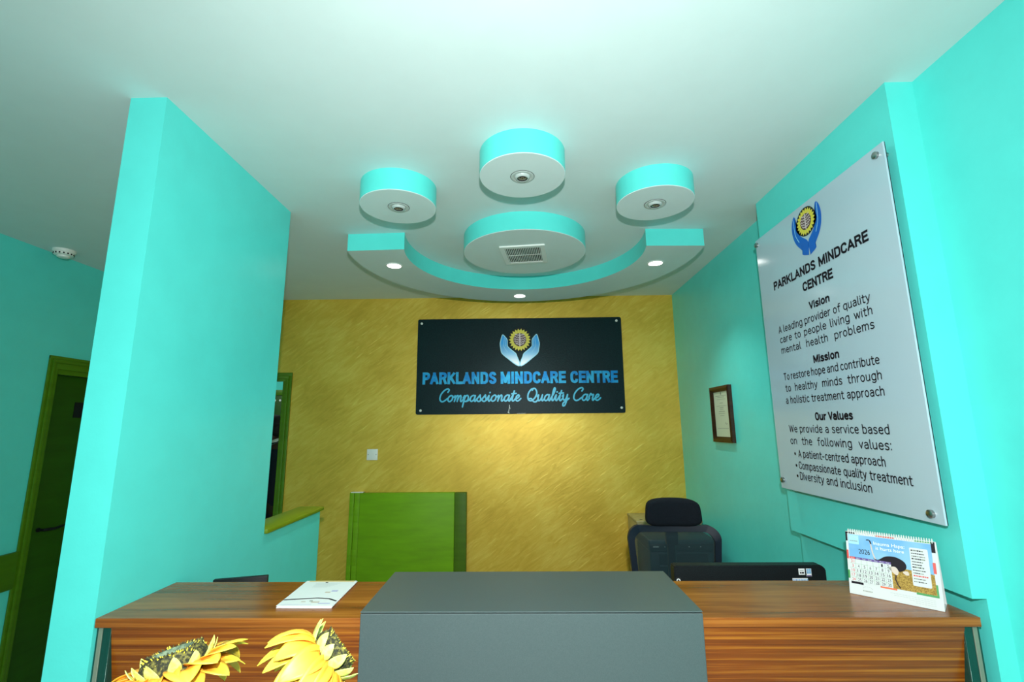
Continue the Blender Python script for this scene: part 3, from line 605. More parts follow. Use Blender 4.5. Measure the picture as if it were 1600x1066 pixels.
LH = [(-0.142, 2.408), (-0.126, 2.392), (-0.108, 2.367), (-0.106, 2.33), (-0.101, 2.306), (-0.065, 2.273), (-0.037, 2.249), (-0.026, 2.22), (-0.008, 2.176), (-0.008, 2.146), (-0.042, 2.161), (-0.093, 2.201), (-0.149, 2.25), (-0.161, 2.29), (-0.166, 2.331), (-0.16, 2.363), (-0.15, 2.4)]
RH = [(-0.006 - x, z) for x, z in LH]
ln = [[(-0.130, 2.385), (-0.134, 2.34), (-0.136, 2.312)], [(-0.119, 2.375), (-0.120, 2.335), (-0.118, 2.312)], [(-0.136, 2.312), (-0.122, 2.285), (-0.105, 2.262)]]
ln += [[(-0.006 - x, z) for x, z in l] for l in ln]
emblem(t, lambda d: SP(-0.022 - d), -0.002, 2.365, 0.096, 0.101, LH, RH, 'hand_print', 'pale_blue', ln)
for x, z in ((-0.825, 2.512), (0.807, 2.518), (-0.817, 1.787), (0.815, 1.796)):
    MB().lathe([(0, -0.030), (0.006, -0.029), (0.010, -0.026), (0.0105, -0.022)], (x - SX, 0, z - SZ), 'Y', 20).build('screw_cap', 'white_plastic', t)
b = MB(); ribbon(b, [(-0.092, 1.825), (-0.094, 1.80), (-0.099, 1.775), (-0.101, 1.765)], 0.006, SP(-0.0231)); ribbon(b, [(-0.09, 1.81), (-0.087, 1.795)], 0.004, SP(-0.0231)); ribbon(b, [(-0.104, 1.768), (-0.096, 1.762)], 0.008, SP(-0.0231)); b.build('scuff', 'grey_print', t, smooth=0, normals=False); b = MB()
for k in range(9): ribbon(b, [(-0.03 + k * 0.008, 1.7565 + 0.001 * (k % 3)), (-0.026 + k * 0.008, 1.7575)], 0.003, SP(-0.0231))
b.build('scuff', 'grey_print', t, smooth=0, normals=False)

# ------------------------------------------------------------------ white notice board on the pier
BX = 1.155
t = thing('notice_board', 'tall white notice board with black text on standoffs, right-hand pier', 'notice board', (BX - 0.0015, 2.187, 1.377), 0)
def BP(d): return lambda u, z: (-d, -u, z - 1.377)
b = MB(); b.box((0, -0.818, 0), (0.006, 0, 1.156), 0.001, seg=1); b.build('board_panel', 'board', t, smooth=30)
b = MB(); b.box((0.0062, -0.817, 0.001), (0.0085, -0.001, 1.155)); b.build('board_backing', 'black', t, smooth=0)
P = BP(0.0012)
def bline(body, x0, x1, y, h, w, nm, space=0.30, caps=False):
    for wb in stroke_text(body, x0, x1, y, h, w, P, space=space, caps=caps): wb.build(nm, 'ink', t, smooth=0, normals=False)
bline('PARKLANDS MINDCARE', 0.119, 0.705, 2.2475, 0.0395, 0.0085, 'heading_word', caps=True)
bline('CENTRE', 0.327, 0.513, 2.1815, 0.0385, 0.0085, 'heading_word', caps=True)
for s_, x0, x1, y in (('Vision', 0.352, 0.477, 2.101), ('Mission', 0.338, 0.488, 1.888), ('Our Values', 0.304, 0.516, 1.667)):
    bline(s_, x0, x1, y, 0.032, 0.0070, 'heading_word')
for s_, x0, x1, y, sp in (('A leading provider of quality', 0.118, 0.674, 2.050, 0.30), ('care to people living with', 0.121, 0.674, 2.005, 0.44), ('mental health problems', 0.122, 0.674, 1.9575, 0.75),
        ('To restore hope and contribute', 0.118, 0.673, 1.8415, 0.20), ('to healthy minds through', 0.120, 0.673, 1.7915, 0.62), ('a holistic treatment approach', 0.114, 0.674, 1.740, 0.32),
        ('We provide a service based', 0.113, 0.671, 1.6195, 0.34), ('on the following values:', 0.113, 0.670, 1.570, 0.72),
        ('A patient-centred approach', 0.160, 0.635, 1.518, 0.30), ('Compassionate quality treatment', 0.156, 0.732, 1.4705, 0.32), ('Diversity and inclusion', 0.155, 0.559, 1.428, 0.32)):
    bline(s_, x0, x1, y, 0.0315, 0.0040, 'text_word', sp)
    if y < 1.53:
        b = MB(); b.poly([P(0.137 + 0.0058 * math.cos(k * math.pi / 6), y + 0.0135 + 0.0058 * math.sin(k * math.pi / 6)) for k in range(12)]); b.build('bullet_dot', 'ink', t, smooth=0, normals=False)
LH = [(0.322, 2.506), (0.331, 2.498), (0.334, 2.474), (0.329, 2.446), (0.341, 2.424), (0.366, 2.399), (0.390, 2.380), (0.398, 2.360), (0.392, 2.317), (0.390, 2.316), (0.353, 2.330), (0.354, 2.347), (0.323, 2.381), (0.306, 2.414), (0.300, 2.454), (0.308, 2.490)]
RH = [(0.794 - x, z - 0.002) for x, z in LH]
ln = [[(0.318, 2.496), (0.320, 2.451), (0.323, 2.423), (0.341, 2.389)]]; ln += [[(0.794 - x, z) for x, z in ln[0]]]
emblem(t, BP, 0.397, 2.455, 0.063, 0.059, LH, RH, 'hand_blue', None, ln)
for u, z in ((0.787, 2.503), (0.023, 1.413), (0.779, 1.402), (0.012, 2.508)):
    MB().lathe([(0, -0.010), (0.009, -0.010), (0.0115, -0.008), (0.0115, 0.0), (0.008, 0.0), (0.008, 0.033)], (0, -u, z - 1.377), 'X', 24).build('standoff', 'steel', t, label='steel standoff')

# ------------------------------------------------------------------ framed certificate, wall plate, low green door
t = thing('picture_frame', 'small dark brown framed certificate on the right wall', 'picture frame', (1.290, 3.045, 1.545))
def cf(y, z, d): return (-d, y, z)
hw, hh = 0.145, 0.352
b = MB()
O = [(-hw, 0), (hw, 0), (hw, hh), (-hw, hh)]; I = [(-hw + 0.034, 0.034), (hw - 0.034, 0.034), (hw - 0.034, hh - 0.034), (-hw + 0.034, hh - 0.034)]
for i in range(4):
    j = (i + 1) % 4; mid = lambda a, c, f: (a[0] + (c[0] - a[0]) * f, a[1] + (c[1] - a[1]) * f)
    Q = [[cf(*p, d) for p, d in ((O[k], 0.0005), (O[k], 0.022), (mid(O[k], I[k], 0.45), 0.026), (I[k], 0.012), (I[k], 0.001))] for k in (i, j)]
    for k in range(4): b.poly([Q[0][k], Q[1][k], Q[1][k + 1], Q[0][k + 1]])
b.build('frame', 'frame_wood', t, smooth=20)
MB().box((-0.0085, -0.113, 0.032), (-0.0065, 0.113, hh - 0.032)).build('certificate_sheet', 'paper', t, smooth=0, label='pale printed certificate')
b = MB()
Q = lambda y, z: (-0.0092, -y, z)
for z, w, hgt in ((0.290, 0.16, 0.003), (0.281, 0.10, 0.003), (0.268, 0.13, 0.002), (0.244, 0.05, 0.003), (0.226, 0.15, 0.002), (0.214, 0.06, 0.003), (0.203, 0.05, 0.002), (0.190, 0.09, 0.003), (0.178, 0.10, 0.002), (0.165, 0.06, 0.002), (0.085, 0.16, 0.002)):
    n = int(w / 0.012); b = MB()
    for k in range(n): b.poly([Q(-w / 2 + k * w / n, z), Q(-w / 2 + (k + 0.8) * w / n, z), Q(-w / 2 + (k + 0.8) * w / n, z + hgt), Q(-w / 2 + k * w / n, z + hgt)])
    b.build('print_line', 'faint_ink', t, smooth=0)
b = MB(); b.poly([Q(-0.008, 0.299), Q(0.008, 0.299), Q(0.006, 0.312), Q(0, 0.316), Q(-0.006, 0.312)]); b.build('print_crest', 'faint_ink', t, smooth=0)
b = MB(); ribbon(b, [(0.035, 0.115), (0.045, 0.125), (0.050, 0.110), (0.065, 0.118)], 0.003, Q); b.build('print_signature', 'faint_ink', t, smooth=0)

t = thing('wall_plate', 'small square white cable plate on the gold wall above the low green door', 'wall plate', (-1.201, YB, 1.397))
b = MB(); b.box((-0.044, -0.010, 0), (0.044, 0, 0.087), 0.003); b.build('plate', 'white_plastic', t)
MB().lathe([(0, -0.0115), (0.013, -0.0115), (0.014, -0.010)], (0, 0, 0.046), 'Y', 24).build('cable_outlet', 'white_plastic', t)
for x in (-0.032, 0.032): MB().lathe([(0, -0.0106), (0.0035, -0.0106), (0.0038, -0.010)], (x, 0, 0.044), 'Y', 12).build('screw', 'steel', t)

t = thing('hatch_door', 'low bright green painted hatch door against the gold wall', 'hatch door', (-0.893, YB - 0.0015, 0))
X = lambda x: x + 0.893
MB().box((X(-1.353), -0.045, 0), (X(-1.318), 0, 1.153), 0.003).build('post', 'leaf_green', t)
MB().box((X(-1.313), -0.050, 0), (X(-1.271), 0, 1.150), 0.003).build('hinge_stile', 'leaf_green', t)
MB().box((X(-1.270), -0.054, 0.01), (X(-0.526), 0, 1.148), 0.004).build('leaf', 'leaf_green', t)
MB().box((X(-0.525), -0.054, 0.01), (X(-0.433), 0, 1.148), 0.004).build('edge_strip', 'leaf_dark', t, label='darker green unfinished edge strip')
MB().box((X(-1.345), -0.046, 1.150), (X(-1.25), -0.002, 1.1555), 0.001).build('paint_chip', 'white_plastic', t, label='bare white top edge')
for z in (0.93, 0.62):
    b = MB(); b.box((X(-1.308), -0.0525, z), (X(-1.282), -0.049, z + 0.11), 0.001); b.tube([(X(-1.3155), -0.052, z), (X(-1.3155), -0.052, z + 0.11)], 0.004, 10)
    for k in (0.02, 0.055, 0.09): b.lathe([(0, -0.0535), (0.004, -0.0535), (0.004, -0.052)], (X(-1.295), 0, z + k), 'Y', 10)
    b.build('hinge', 'leaf_green', t)

# ------------------------------------------------------------------ reception counter
t = thing('reception_counter', 'long wood-grain reception counter with a grey centre panel', 'reception counter', (0.02, 1.5, 0))
def cb(a, c, bev=0.0, **k): return MB().box((a[0] - 0.02, a[1] - 1.5, a[2]), (c[0] - 0.02, c[1] - 1.5, c[2]), bev, **k)
cb((-1.1615, 1.366, 1.1265), (1.2015, 1.669, 1.150), 0.0012, seg=1).build('countertop', 'wood_top', t, smooth=30)
b = MB(); b.prism([(-1.118 - 0.02, 1.3705 - 1.5, 1.126), (-1.118 - 0.02, 1.560 - 1.5, 0.06), (-1.118 - 0.02, 1.580 - 1.5, 0.06), (-1.118 - 0.02, 1.3905 - 1.5, 1.126)], (2.278, 0, 0)); b.build('front_panel', 'wood_front', t, smooth=0)
cb((-1.10, 1.60, 0), (1.14, 1.64, 0.06)).build('plinth', 'black', t, smooth=0)
for s, x0 in ((1, -1.1615), (-1, 1.2015)):
    xs = lambda a: x0 + s * a
    def sb(a, c, y0, y1, z0, z1, bev=0.001): return cb((min(xs(a), xs(c)), y0, z0), (max(xs(a), xs(c)), y1, z1), bev, seg=1)
    lg = sb(0.0, 0.043, 1.376, 1.665, 0, 1.126).build('end_panel', 'teal_metal', t)
    sb(0.007, 0.018, 1.3735, 1.3765, 0, 1.1255, 0.0005).build('metal_strip', 'alu', lg, label='light brushed metal strip')
    sb(0.0345, 0.043, 1.3725, 1.3765, 0, 1.1255, 0.0005).build('edge_bead', 'teal_metal', lg)
b = cb((-0.429, 1.336, 1.1735), (0.467, 1.680, 1.177), 0.0008, seg=1); b.box((-0.449, -0.134, 1.1505), (0.447, 0.180, 1.1734)); b.build('centre_cap', 'grey', t, smooth=30)
b = MB(); b.prism([(-0.449, 1.336 - 1.5, 1.1712), (0.447, 1.336 - 1.5, 1.1712), (0.447, 1.336 - 1.5, 0.05), (-0.449, 1.336 - 1.5, 0.05)], (0, 0.028, 0))
bmesh.ops.bevel(b.bm, geom=b.bm.edges[:], offset=0.0015, segments=1, affect='EDGES'); b.build('centre_panel', 'grey', t, smooth=30)
cb((-1.11, 1.70, 0.72), (1.19, 2.12, 0.745), 0.002).build('desk_shelf', 'wood_top', t, smooth=30)
cb((-1.11, 1.672, 0), (-1.09, 2.12, 0.72)).build('shelf_support', 'wood_front', t, smooth=0); cb((1.17, 1.672, 0), (1.19, 2.12, 0.72)).build('shelf_support', 'wood_front', t, smooth=0)
cb((-1.09, 1.672, 0.02), (1.17, 1.70, 0.745)).build('back_panel', 'wood_front', t, smooth=0)

# brochures on the counter
t = thing('brochure_stack', 'thin stack of white printed brochures lying left on the wooden counter', 'brochures', (-0.70, 1.437, 1.150), 0)
q = [(-0.003, 0.002), (0.157, -0.001), (0.152, 0.222), (-0.013, 0.222)]
for k in range(4):
    j = [(x + 0.0012 * ((k * 7) % 3 - 1), y + 0.001 * ((k * 5) % 3 - 1)) for x, y in q]
    MB().prism([(x, y, 0.0003 + 0.0016 * k) for x, y in j], (0, 0, 0.0014)).build('brochure', 'white', t, smooth=0)
Pz = lambda u, v: (q[0][0] + u * 0.160 + (q[3][0] - q[0][0]) * v, 0.002 + v * 0.2195, 0.0067)
b = MB(); ribbon(b, [Pz(*w)[:2] for w in ((0.02, 0.20), (0.3, 0.235), (0.6, 0.265), (0.82, 0.24), (0.985, 0.16))], 0.006, lambda x, y: (x, y, 0.0068), 'ink'); b.build('swoosh_print', None, t, smooth=0, normals=False)
def pq(nm, *L):
    b = MB()
    for u0, v0, u1, v1, m in L: b.poly([Pz(u0, v0), Pz(u1, v0), Pz(u1, v1), Pz(u0, v1)], m)
    b.build(nm, None, t, smooth=0, normals=False)
pq('top_band_print', (0.06, 0.94, 0.99, 0.995, 'peach')); pq('mark_print', (0.42, 0.90, 0.47, 0.93, 'ink'))
pq('picture_print', (0.62, 0.47, 0.72, 0.52, 'pinkish'), (0.72, 0.52, 0.84, 0.58, 'sky_print'))
pq('picture_print', (0.36, 0.12, 0.44, 0.15, 'pinkish'), (0.50, 0.15, 0.56, 0.18, 'faint_ink'), (0.55, 0.10, 0.70, 0.145, 'pinkish'), (0.70, 0.06, 0.92, 0.09, 'sky_print'))
pq('line_print', (0.05, 0.03, 0.60, 0.04, 'sky_print'))
pq('text_print', *[(0.25, v, 0.75 - 0.05 * k, v + 0.008, 'grey_print') for k, v in enumerate((0.86, 0.83, 0.79, 0.75, 0.71))])

# ------------------------------------------------------------------ tent calendar
t = thing('desk_calendar', 'white spiral tent calendar with an ostrich picture on the counter', 'calendar', (1.0645, 1.4755, 1.150), math.atan2(-0.149, 0.153))
W_, D_, H_ = 0.2136, 0.076, 0.172       # local x along the front, y away from the viewer
b = MB()
F = [(-W_ / 2, 0, 0.0005), (W_ / 2, 0, 0.0005), (W_ / 2, D_ * 0.53, H_), (-W_ / 2, D_ * 0.53, H_)]; Bk = [(-W_ / 2, D_, 0.0005), (W_ / 2, D_, 0.0005)]
b.prism(F, (0, 0.002, 0)); b.prism([Bk[1], Bk[0], (-W_ / 2, D_ * 0.53 + 0.004, H_), (W_ / 2, D_ * 0.53 + 0.004, H_)], (0, -0.002, 0))
b.prism([(-W_ / 2, 0.003, 0.0005), (W_ / 2, 0.003, 0.0005), (W_ / 2, D_ - 0.003, 0.0005), (-W_ / 2, D_ - 0.003, 0.0005)], (0, 0, 0.0015))
b.build('stand_card', 'card', t, smooth=0)
nrm = Vector((0, -H_, D_ * 0.53)).normalized()
def CP(d): return lambda u, v: Vector((-W_ / 2 + u * W_, v * D_ * 0.53, 0.0005 + v * H_)) + nrm * d
def quad(u0, v0, u1, v1, m, d): b.poly([CP(d)(u0, v0), CP(d)(u1, v0), CP(d)(u1, v1), CP(d)(u0, v1)], m)
b = MB()
quad(0.005, 0.005, 0.995, 0.995, 'card', 0.0006)
quad(0.03, 0.20, 0.945, 0.955, 'cal_sky', 0.0009)
b.poly([CP(0.0011)(*p) for p in ((0.03, 0.20), (0.945, 0.20), (0.945, 0.50), (0.80, 0.515), (0.55, 0.525), (0.03, 0.53))], 'cal_grass')
for u0, v0, u1, v1, m in ((0, 0.84, 0.022, 0.99, 'ink'), (0, 0.965, 0.12, 0.99, 'ink'), (0, 0.55, 0.022, 0.69, 'red'), (0, 0.24, 0.022, 0.37, 'green_print'), (0.03, 0.165, 0.17, 0.20, 'ink'), (0.36, 0.175, 0.54, 0.20, 'orange_red'), (0.74, 0.175, 0.965, 0.205, 'green_print'), (0.945, 0.205, 0.965, 0.36, 'green_print'), (0.94, 0.52, 0.97, 0.68, 'red'), (0.945, 0.83, 0.985, 0.99, 'ink'), (0.36, 0.965, 0.56, 0.985, 'red'), (0.78, 0.965, 0.95, 0.985, 'green_print'), (0.035, 0.80, 0.155, 0.945, 'pale_blue')):
    quad(u0, v0, u1, v1, m, 0.0012)
# the bird
def blob(pts, m, d): b.poly([CP(d)(v.x, v.y) for v in catmull([(x, y, 0) for x, y in pts], 5, True)], m)
blob([(0.31, 0.62), (0.36, 0.60), (0.45, 0.67), (0.56, 0.68), (0.65, 0.62), (0.66, 0.53), (0.60, 0.47), (0.50, 0.465), (0.41, 0.50), (0.36, 0.54)], 'ink', 0.0014)
ribbon(b, [(0.33, 0.60), (0.305, 0.70), (0.295, 0.80), (0.285, 0.875)], 0.014, CP(0.0014), 'pinkish'); ribbon(b, [(0.295, 0.84), (0.283, 0.885), (0.268, 0.895), (0.25, 0.89)], 0.016, CP(0.0015), 'ink')
blob([(0.47, 0.50), (0.54, 0.53), (0.575, 0.47), (0.56, 0.41), (0.53, 0.42)], 'pinkish', 0.0016)
ribbon(b, [(0.545, 0.42), (0.535, 0.34), (0.555, 0.26), (0.575, 0.225)], 0.016, CP(0.0015), 'frame_wood')
blob([(0.62, 0.47), (0.67, 0.49), (0.685, 0.44), (0.65, 0.43)], 'pinkish', 0.0016)
put_text(b, 'Inauma Hapa:', 0.325, 0.665, 0.83, 0.052, CP(0.0014), 'white'); put_text(b, 'it hurts here', 0.345, 0.655, 0.755, 0.052, CP(0.0014), 'white')
put_text(b, '2026', 0.145, 0.275, 0.655, 0.075, CP(0.0016), 'ink')
# month table
quad(0.03, 0.20, 0.50, 0.555, 'card', 0.0016); quad(0.03, 0.555, 0.50, 0.590, 'purple', 0.0018); quad(0.03, 0.555, 0.095, 0.590, 'red', 0.0019)
for k in range(1, 7): quad(0.03 + k * 0.0671 - 0.001, 0.20, 0.03 + k * 0.0671 + 0.001, 0.555, 'green_print', 0.0018)
for k in range(1, 5): quad(0.03, 0.20 + k * 0.071 - 0.001, 0.50, 0.20 + k * 0.071 + 0.001, 'green_print', 0.0018)
rows = [['31', '', '', '', '', '1', '2']] + [[str(n) for n in range(s, s + 7)] for s in (3, 10, 17, 24)]
for r, row in enumerate(rows):
    for c_, s in enumerate(row):
        if s:
            w = 0.018 if len(s) == 1 else 0.038; uc = 0.03 + (c_ + 0.5) * 0.0671; v = 0.555 - (r + 1) * 0.071 + 0.012
            put_text(b, s, uc - w / 2, uc + w / 2, v, 0.046, CP(0.0019), 'red' if c_ == 0 else 'ink')
for k, s in enumerate(('Sun', 'Mon', 'Tue', 'Wed', 'Thu', 'Fri', 'Sat')): put_text(b, s, 0.03 + k * 0.0671 + 0.014, 0.03 + k * 0.0671 + 0.052, 0.562, 0.020, CP(0.0021), 'card')
b.poly([CP(0.0016)(x, y) for x, y in rrect(0.715, 0.295, 0.905, 0.865, 0.018)], 'card')
rr = random.Random(3)
for k in range(12):
    v = 0.815 - k * 0.042; u = 0.73
    while u < 0.83 + 0.05 * rr.random():
        w = 0.008 + 0.012 * rr.random(); quad(u, v, u + w, v + (0.020 if k % 3 == 0 else 0.014), rr.choice(['ink', 'ink', 'faint_ink']) if k not in (9,) else 'red', 0.0019); u += w + 0.004
for cu, cv, sc in ((0.095, 0.87, 1.0), (0.215, 0.10, 1.15)):
    for k in range(7):
        a = math.pi * (k + 0.5) / 7; quad(cu - 0.004 + 0.045 * sc * math.cos(a), cv + 0.01 + 0.028 * sc * math.sin(a), cu + 0.006 + 0.045 * sc * math.cos(a), cv + 0.02 + 0.028 * sc * math.sin(a), 'grey_print', 0.0019)
    for k in range(8): quad(cu + (k - 4) * 0.012 * sc, cv - 0.03, cu + (k - 4) * 0.012 * sc + 0.008, cv - 0.012, 'faint_ink', 0.0019)
for k, (u0, u1) in enumerate(((0.46, 0.93), (0.50, 0.93), (0.66, 0.93), (0.72, 0.93))):
    n = int((u1 - u0) / 0.03)
    for i in range(n): quad(u0 + i * (u1 - u0) / n, 0.125 - k * 0.027, u0 + (i + 0.8) * (u1 - u0) / n, 0.131 - k * 0.027, 'grey_print', 0.0012)
b.build('calendar_page', None, t, smooth=0, label='printed page with month table and ostrich')
b = MB()
for k in range(36):
    x = -W_ / 2 + 0.008 + k * (W_ - 0.016) / 35
    b.tube([(x, D_ * 0.53 + 0.002 + 0.0065 * math.cos(a), H_ + 0.0005 + 0.0065 * math.sin(a)) for a in [2 * math.pi * i / 12 for i in range(12)]], 0.0011, 6, closed=True)
b.build('spiral_binding', 'white_plastic', t)

# ------------------------------------------------------------------ computers behind the counter
t = thing('computer_monitor', 'black computer monitor with stickers showing over the counter beside the calendar', 'monitor', (0.808, 1.84, 0.7462))
b = MB(); b.prism([(-0.266, -0.03, 0.06), (0.270, -0.03, 0.06), (0.272, -0.03, 0.398), (0.258, -0.03, 0.411), (-0.260, -0.03, 0.411), (-0.266, -0.03, 0.405)], (0, 0.045, 0))
bmesh.ops.bevel(b.bm, geom=b.bm.edges[:], offset=0.003, segments=2, affect='EDGES'); b.build('housing', 'black', t, smooth=40)
MB().box((-0.255, 0.014, 0.075), (0.262, 0.017, 0.40)).build('screen', 'black_gloss', t, smooth=0)
b = MB(); b.box((-0.03, 0.016, 0.02), (0.03, 0.035, 0.25), 0.004); b.box((-0.12, -0.07, 0.0), (0.12, 0.10, 0.012), 0.004); b.box((-0.03, 0.0, 0.01), (0.03, 0.036, 0.022), 0.003); b.build('stand', 'black', t)
def sticker(x0, z0, x1, z1, marks, base='white'):
    b = MB(); Q = lambda d: (lambda x, z: (x, -0.0302 - d, z)); b.poly([Q(0.0004)(*p) for p in ((x0, z0), (x1, z0), (x1, z1), (x0, z1))], base)
    for a, c, e, f, m in marks: b.poly([Q(0.0007)(x0 + u * (x1 - x0), z0 + v * (z1 - z0)) for u, v in ((a, c), (e, c), (e, f), (a, f))], m)
    return b.build('sticker', None, t, smooth=0)
sticker(0.174, 0.380, 0.196, 0.401, [(0.2, 0.6, 0.8, 0.75, 'grey_print'), (0.2, 0.2, 0.45, 0.45, 'ink'), (0.5, 0.2, 0.85, 0.45, 'ink')]).name = 'sticker'
sticker(0.201, 0.375, 0.219, 0.401, [(0.08, 0.35, 0.48, 0.65, 'cal_sky'), (0.52, 0.35, 0.94, 0.68, 'cal_sky'), (0.08, 0.68, 0.48, 0.95, 'cal_sky'), (0.52, 0.70, 0.94, 0.98, 'cal_sky'), (0.05, 0.02, 0.95, 0.14, 'purple')])
sticker(0.150, 0.352, 0.204, 0.369, [(0.04 + k * 0.06, 0.15, 0.04 + k * 0.06 + (0.02 if k % 3 else 0.04), 0.85, 'sign_blue') for k in range(16)])
b = MB(); Qs = lambda x, z: (x, -0.0310, z)
b.poly([(-0.262, -0.0306, 0.31), (-0.244, -0.0306, 0.31), (-0.244, -0.0306, 0.372), (-0.262, -0.0306, 0.372)], 'dark_hole')
ribbon(b, [(-0.253 + 0.0055 * math.cos(a), 0.362 + 0.0055 * math.sin(a)) for a in [k * math.pi / 8 for k in range(17)]], 0.0028, Qs, 'white')
for k in range(3): b.poly([Qs(-0.258, 0.340 - k * 0.011), Qs(-0.248, 0.340 - k * 0.011), Qs(-0.248, 0.348 - k * 0.011), Qs(-0.258, 0.348 - k * 0.011)], 'grey_print')
b.build('sticker', None, t, smooth=0, label='upright black and white sticker')
t = thing('computer_monitor', 'small dark screen edge showing over the left end of the counter by the turquoise wall', 'monitor', (-1.03, 1.84, 0.7462), R(16))
b = MB(); b.box((-0.095, -0.02, 0.10), (0.085, 0.0, 0.372), 0.003); b.build('housing', 'black', t)
b = MB(); b.box((-0.025, -0.001, 0.03), (0.025, 0.018, 0.25), 0.003); b.box((-0.075, -0.06, 0), (0.075, 0.08, 0.012), 0.004); b.box((-0.02, -0.001, 0.01), (0.02, 0.018, 0.035)); b.build('stand', 'black', t)

# ------------------------------------------------------------------ office chair
t = thing('office_chair', 'black high-back mesh office chair with headrest behind the counter', 'office chair', (0.75, 2.36, 0), R(-2))
def backshape(top, bot, z0, z1, r, y=0.14, n=8):
    pts = []
    for cx, cz, a0 in ((top - r, z1 - r, 0), (-top + r, z1 - r, 90), (-bot + r, z0 + r, 180), (bot - r, z0 + r, 270)):
        for k in range(n + 1):
            a = R(a0 + 90 * k / n); pts.append((cx + r * math.cos(a), cz + r * math.sin(a)))
    # crowned top edge and gentle front-to-back curve
    return [(x, y + 0.05 * (x / top) ** 2 * -1 + 0.03 * ((z - z0) / (z1 - z0)) ** 2, z + (0.014 * (1 - (x / top) ** 2) if z > (z0 + z1) / 2 else 0)) for x, z in pts]
b = MB(); b.ring(backshape(0.228, 0.185, 0.56, 1.152, 0.055), backshape(0.196, 0.160, 0.60, 1.122, 0.040), (0, 0.026, 0)); b.build('back_frame', 'navy_frame', t, smooth=50)
b = MB(); inn = backshape(0.199, 0.163, 0.597, 1.125, 0.042, 0.150)
b.poly(inn); bmesh.ops.triangulate(b.bm, faces=b.bm.faces); b.build('back_mesh', 'mesh', t, smooth=60)
b = MB(); b.ball((0, 0, 0), 1.0, m='fabric', u=48, v=28)
for v in b.bm.verts:
    c = v.co; r = (abs(c.x) ** 5 + abs(c.z) ** 5 + abs(c.y) ** 5) ** 0.2; c = c / r
    tw = 0.134 - 0.006 * c.z; v.co = Vector((c.x * tw, 0.145 + 0.038 * c.y - 0.030 * c.x * c.x, 1.223 + 0.061 * c.z + (0.006 * (1 - c.x * c.x) if c.z > 0 else -0.004 * (1 - c.x * c.x))))
b.build('headrest', 'fabric', t, smooth=80)
b = MB(); b.box((-0.03, 0.155, 1.06), (0.03, 0.19, 1.21), 0.006); b.build('headrest_bracket', 'black', t)
b = MB(); b.tube(catmull([(0, 0.175, 1.10), (0, 0.20, 0.85), (0, 0.19, 0.60), (0, 0.10, 0.44), (0, 0.0, 0.42)], 6), 0.022, 12); b.build('back_spine', 'black', t)
b = MB(); b.box((-0.24, -0.30, 0.44), (0.24, 0.18, 0.51), 0.03, seg=4); b.build('seat', 'fabric', t, smooth=60)
for s in (1, -1):
    b = MB(); b.tube(catmull([(s * 0.20, 0.02, 0.44), (s * 0.285, 0.02, 0.45), (s * 0.295, 0.02, 0.55), (s * 0.295, 0.0, 0.66)], 6), 0.014, 10); b.box((s * 0.295 - 0.035, -0.14, 0.66), (s * 0.295 + 0.035, 0.11, 0.685), 0.010); b.build('armrest', 'black', t)
b = MB(); b.tube([(0, 0, 0.44), (0, 0, 0.25), (0, 0, 0.10)], [0.03, 0.03, 0.026], 16); b.build('gas_lift', 'steel', t)
b = MB()
for k in range(5):
    a = 2 * math.pi * k / 5 + 0.3; c, s = math.cos(a), math.sin(a); b.tube([(0.02 * c, 0.02 * s, 0.115), (0.16 * c, 0.16 * s, 0.10), (0.30 * c, 0.30 * s, 0.075)], [0.026, 0.022, 0.016], 10)
b.build('star_base', 'black', t)
for k in range(5):
    a = 2 * math.pi * k / 5 + 0.3; c, s = math.cos(a), math.sin(a); b = MB()
    b.lathe([(0, -0.022), (0.028, -0.022), (0.030, -0.018), (0.030, -0.006), (0.02, -0.004), (0.02, 0.004), (0.030, 0.006), (0.030, 0.018), (0.028, 0.022), (0, 0.022)], (0.30 * c, 0.30 * s, 0.030), 'X', 20); b.tube([(0.30 * c, 0.30 * s, 0.03), (0.30 * c, 0.30 * s, 0.08)], 0.008, 8); b.build('caster', 'black', t)

# cabinet with printer in the corner behind the chair
t = thing('storage_cabinet', 'tan cabinet in the back right corner behind the office chair', 'cabinet', (1.052, 3.70, 0))
b = MB(); b.box((-0.23, -0.15, 0), (0.23, 0.15, 0.965), 0.004); b.build('body', 'tan', t)
b = MB(); b.box((-0.235, -0.155, 0.965), (0.235, 0.152, 0.983), 0.004); b.build('top', 'tan', t)
MB().lathe([(0, 0.9838), (0.011, 0.9836), (0.012, 0.983)], (-0.19, -0.105, 0), 'Z', 16).build('cable_hole', 'dark_hole', t)
for s in (1, -1): MB().box((min(s * 0.226, s * 0.004), -0.166, 0.03), (max(s * 0.226, s * 0.004), -0.151, 0.955), 0.003).build('door', 'tan', t)
t = thing('printer_stand', 'low dark stand carrying the printer behind the office chair', 'stand', (1.015, 3.30, 0))
b = MB(); b.box((-0.235, -0.19, 0.54), (0.235, 0.19, 0.565), 0.003); b.build('top', 'wood_front', t, smooth=30)
for x in (-0.215, 0.19):
    for y in (-0.175, 0.15): MB().box((x, y, 0), (x + 0.025, y + 0.025, 0.54), 0.002).build('leg', 'black', t)
t = thing('printer', 'dark printer seen through the mesh back of the office chair', 'printer', (1.00, 3.30, 0.565))
b = MB(); b.box((-0.205, -0.17, 0.0), (0.205, 0.17, 0.315), 0.012, seg=3); b.build('body', 'printer', t)
b = MB(); b.box((-0.212, -0.185, 0.315), (0.212, 0.17, 0.385), 0.012, seg=3); b.build('scanner_lid', 'printer', t)
b = MB(); b.box((-0.21, -0.192, 0.325), (0.21, -0.184, 0.362), 0.003); pn = b.build('control_panel', 'printer_dark', t)
b = MB()
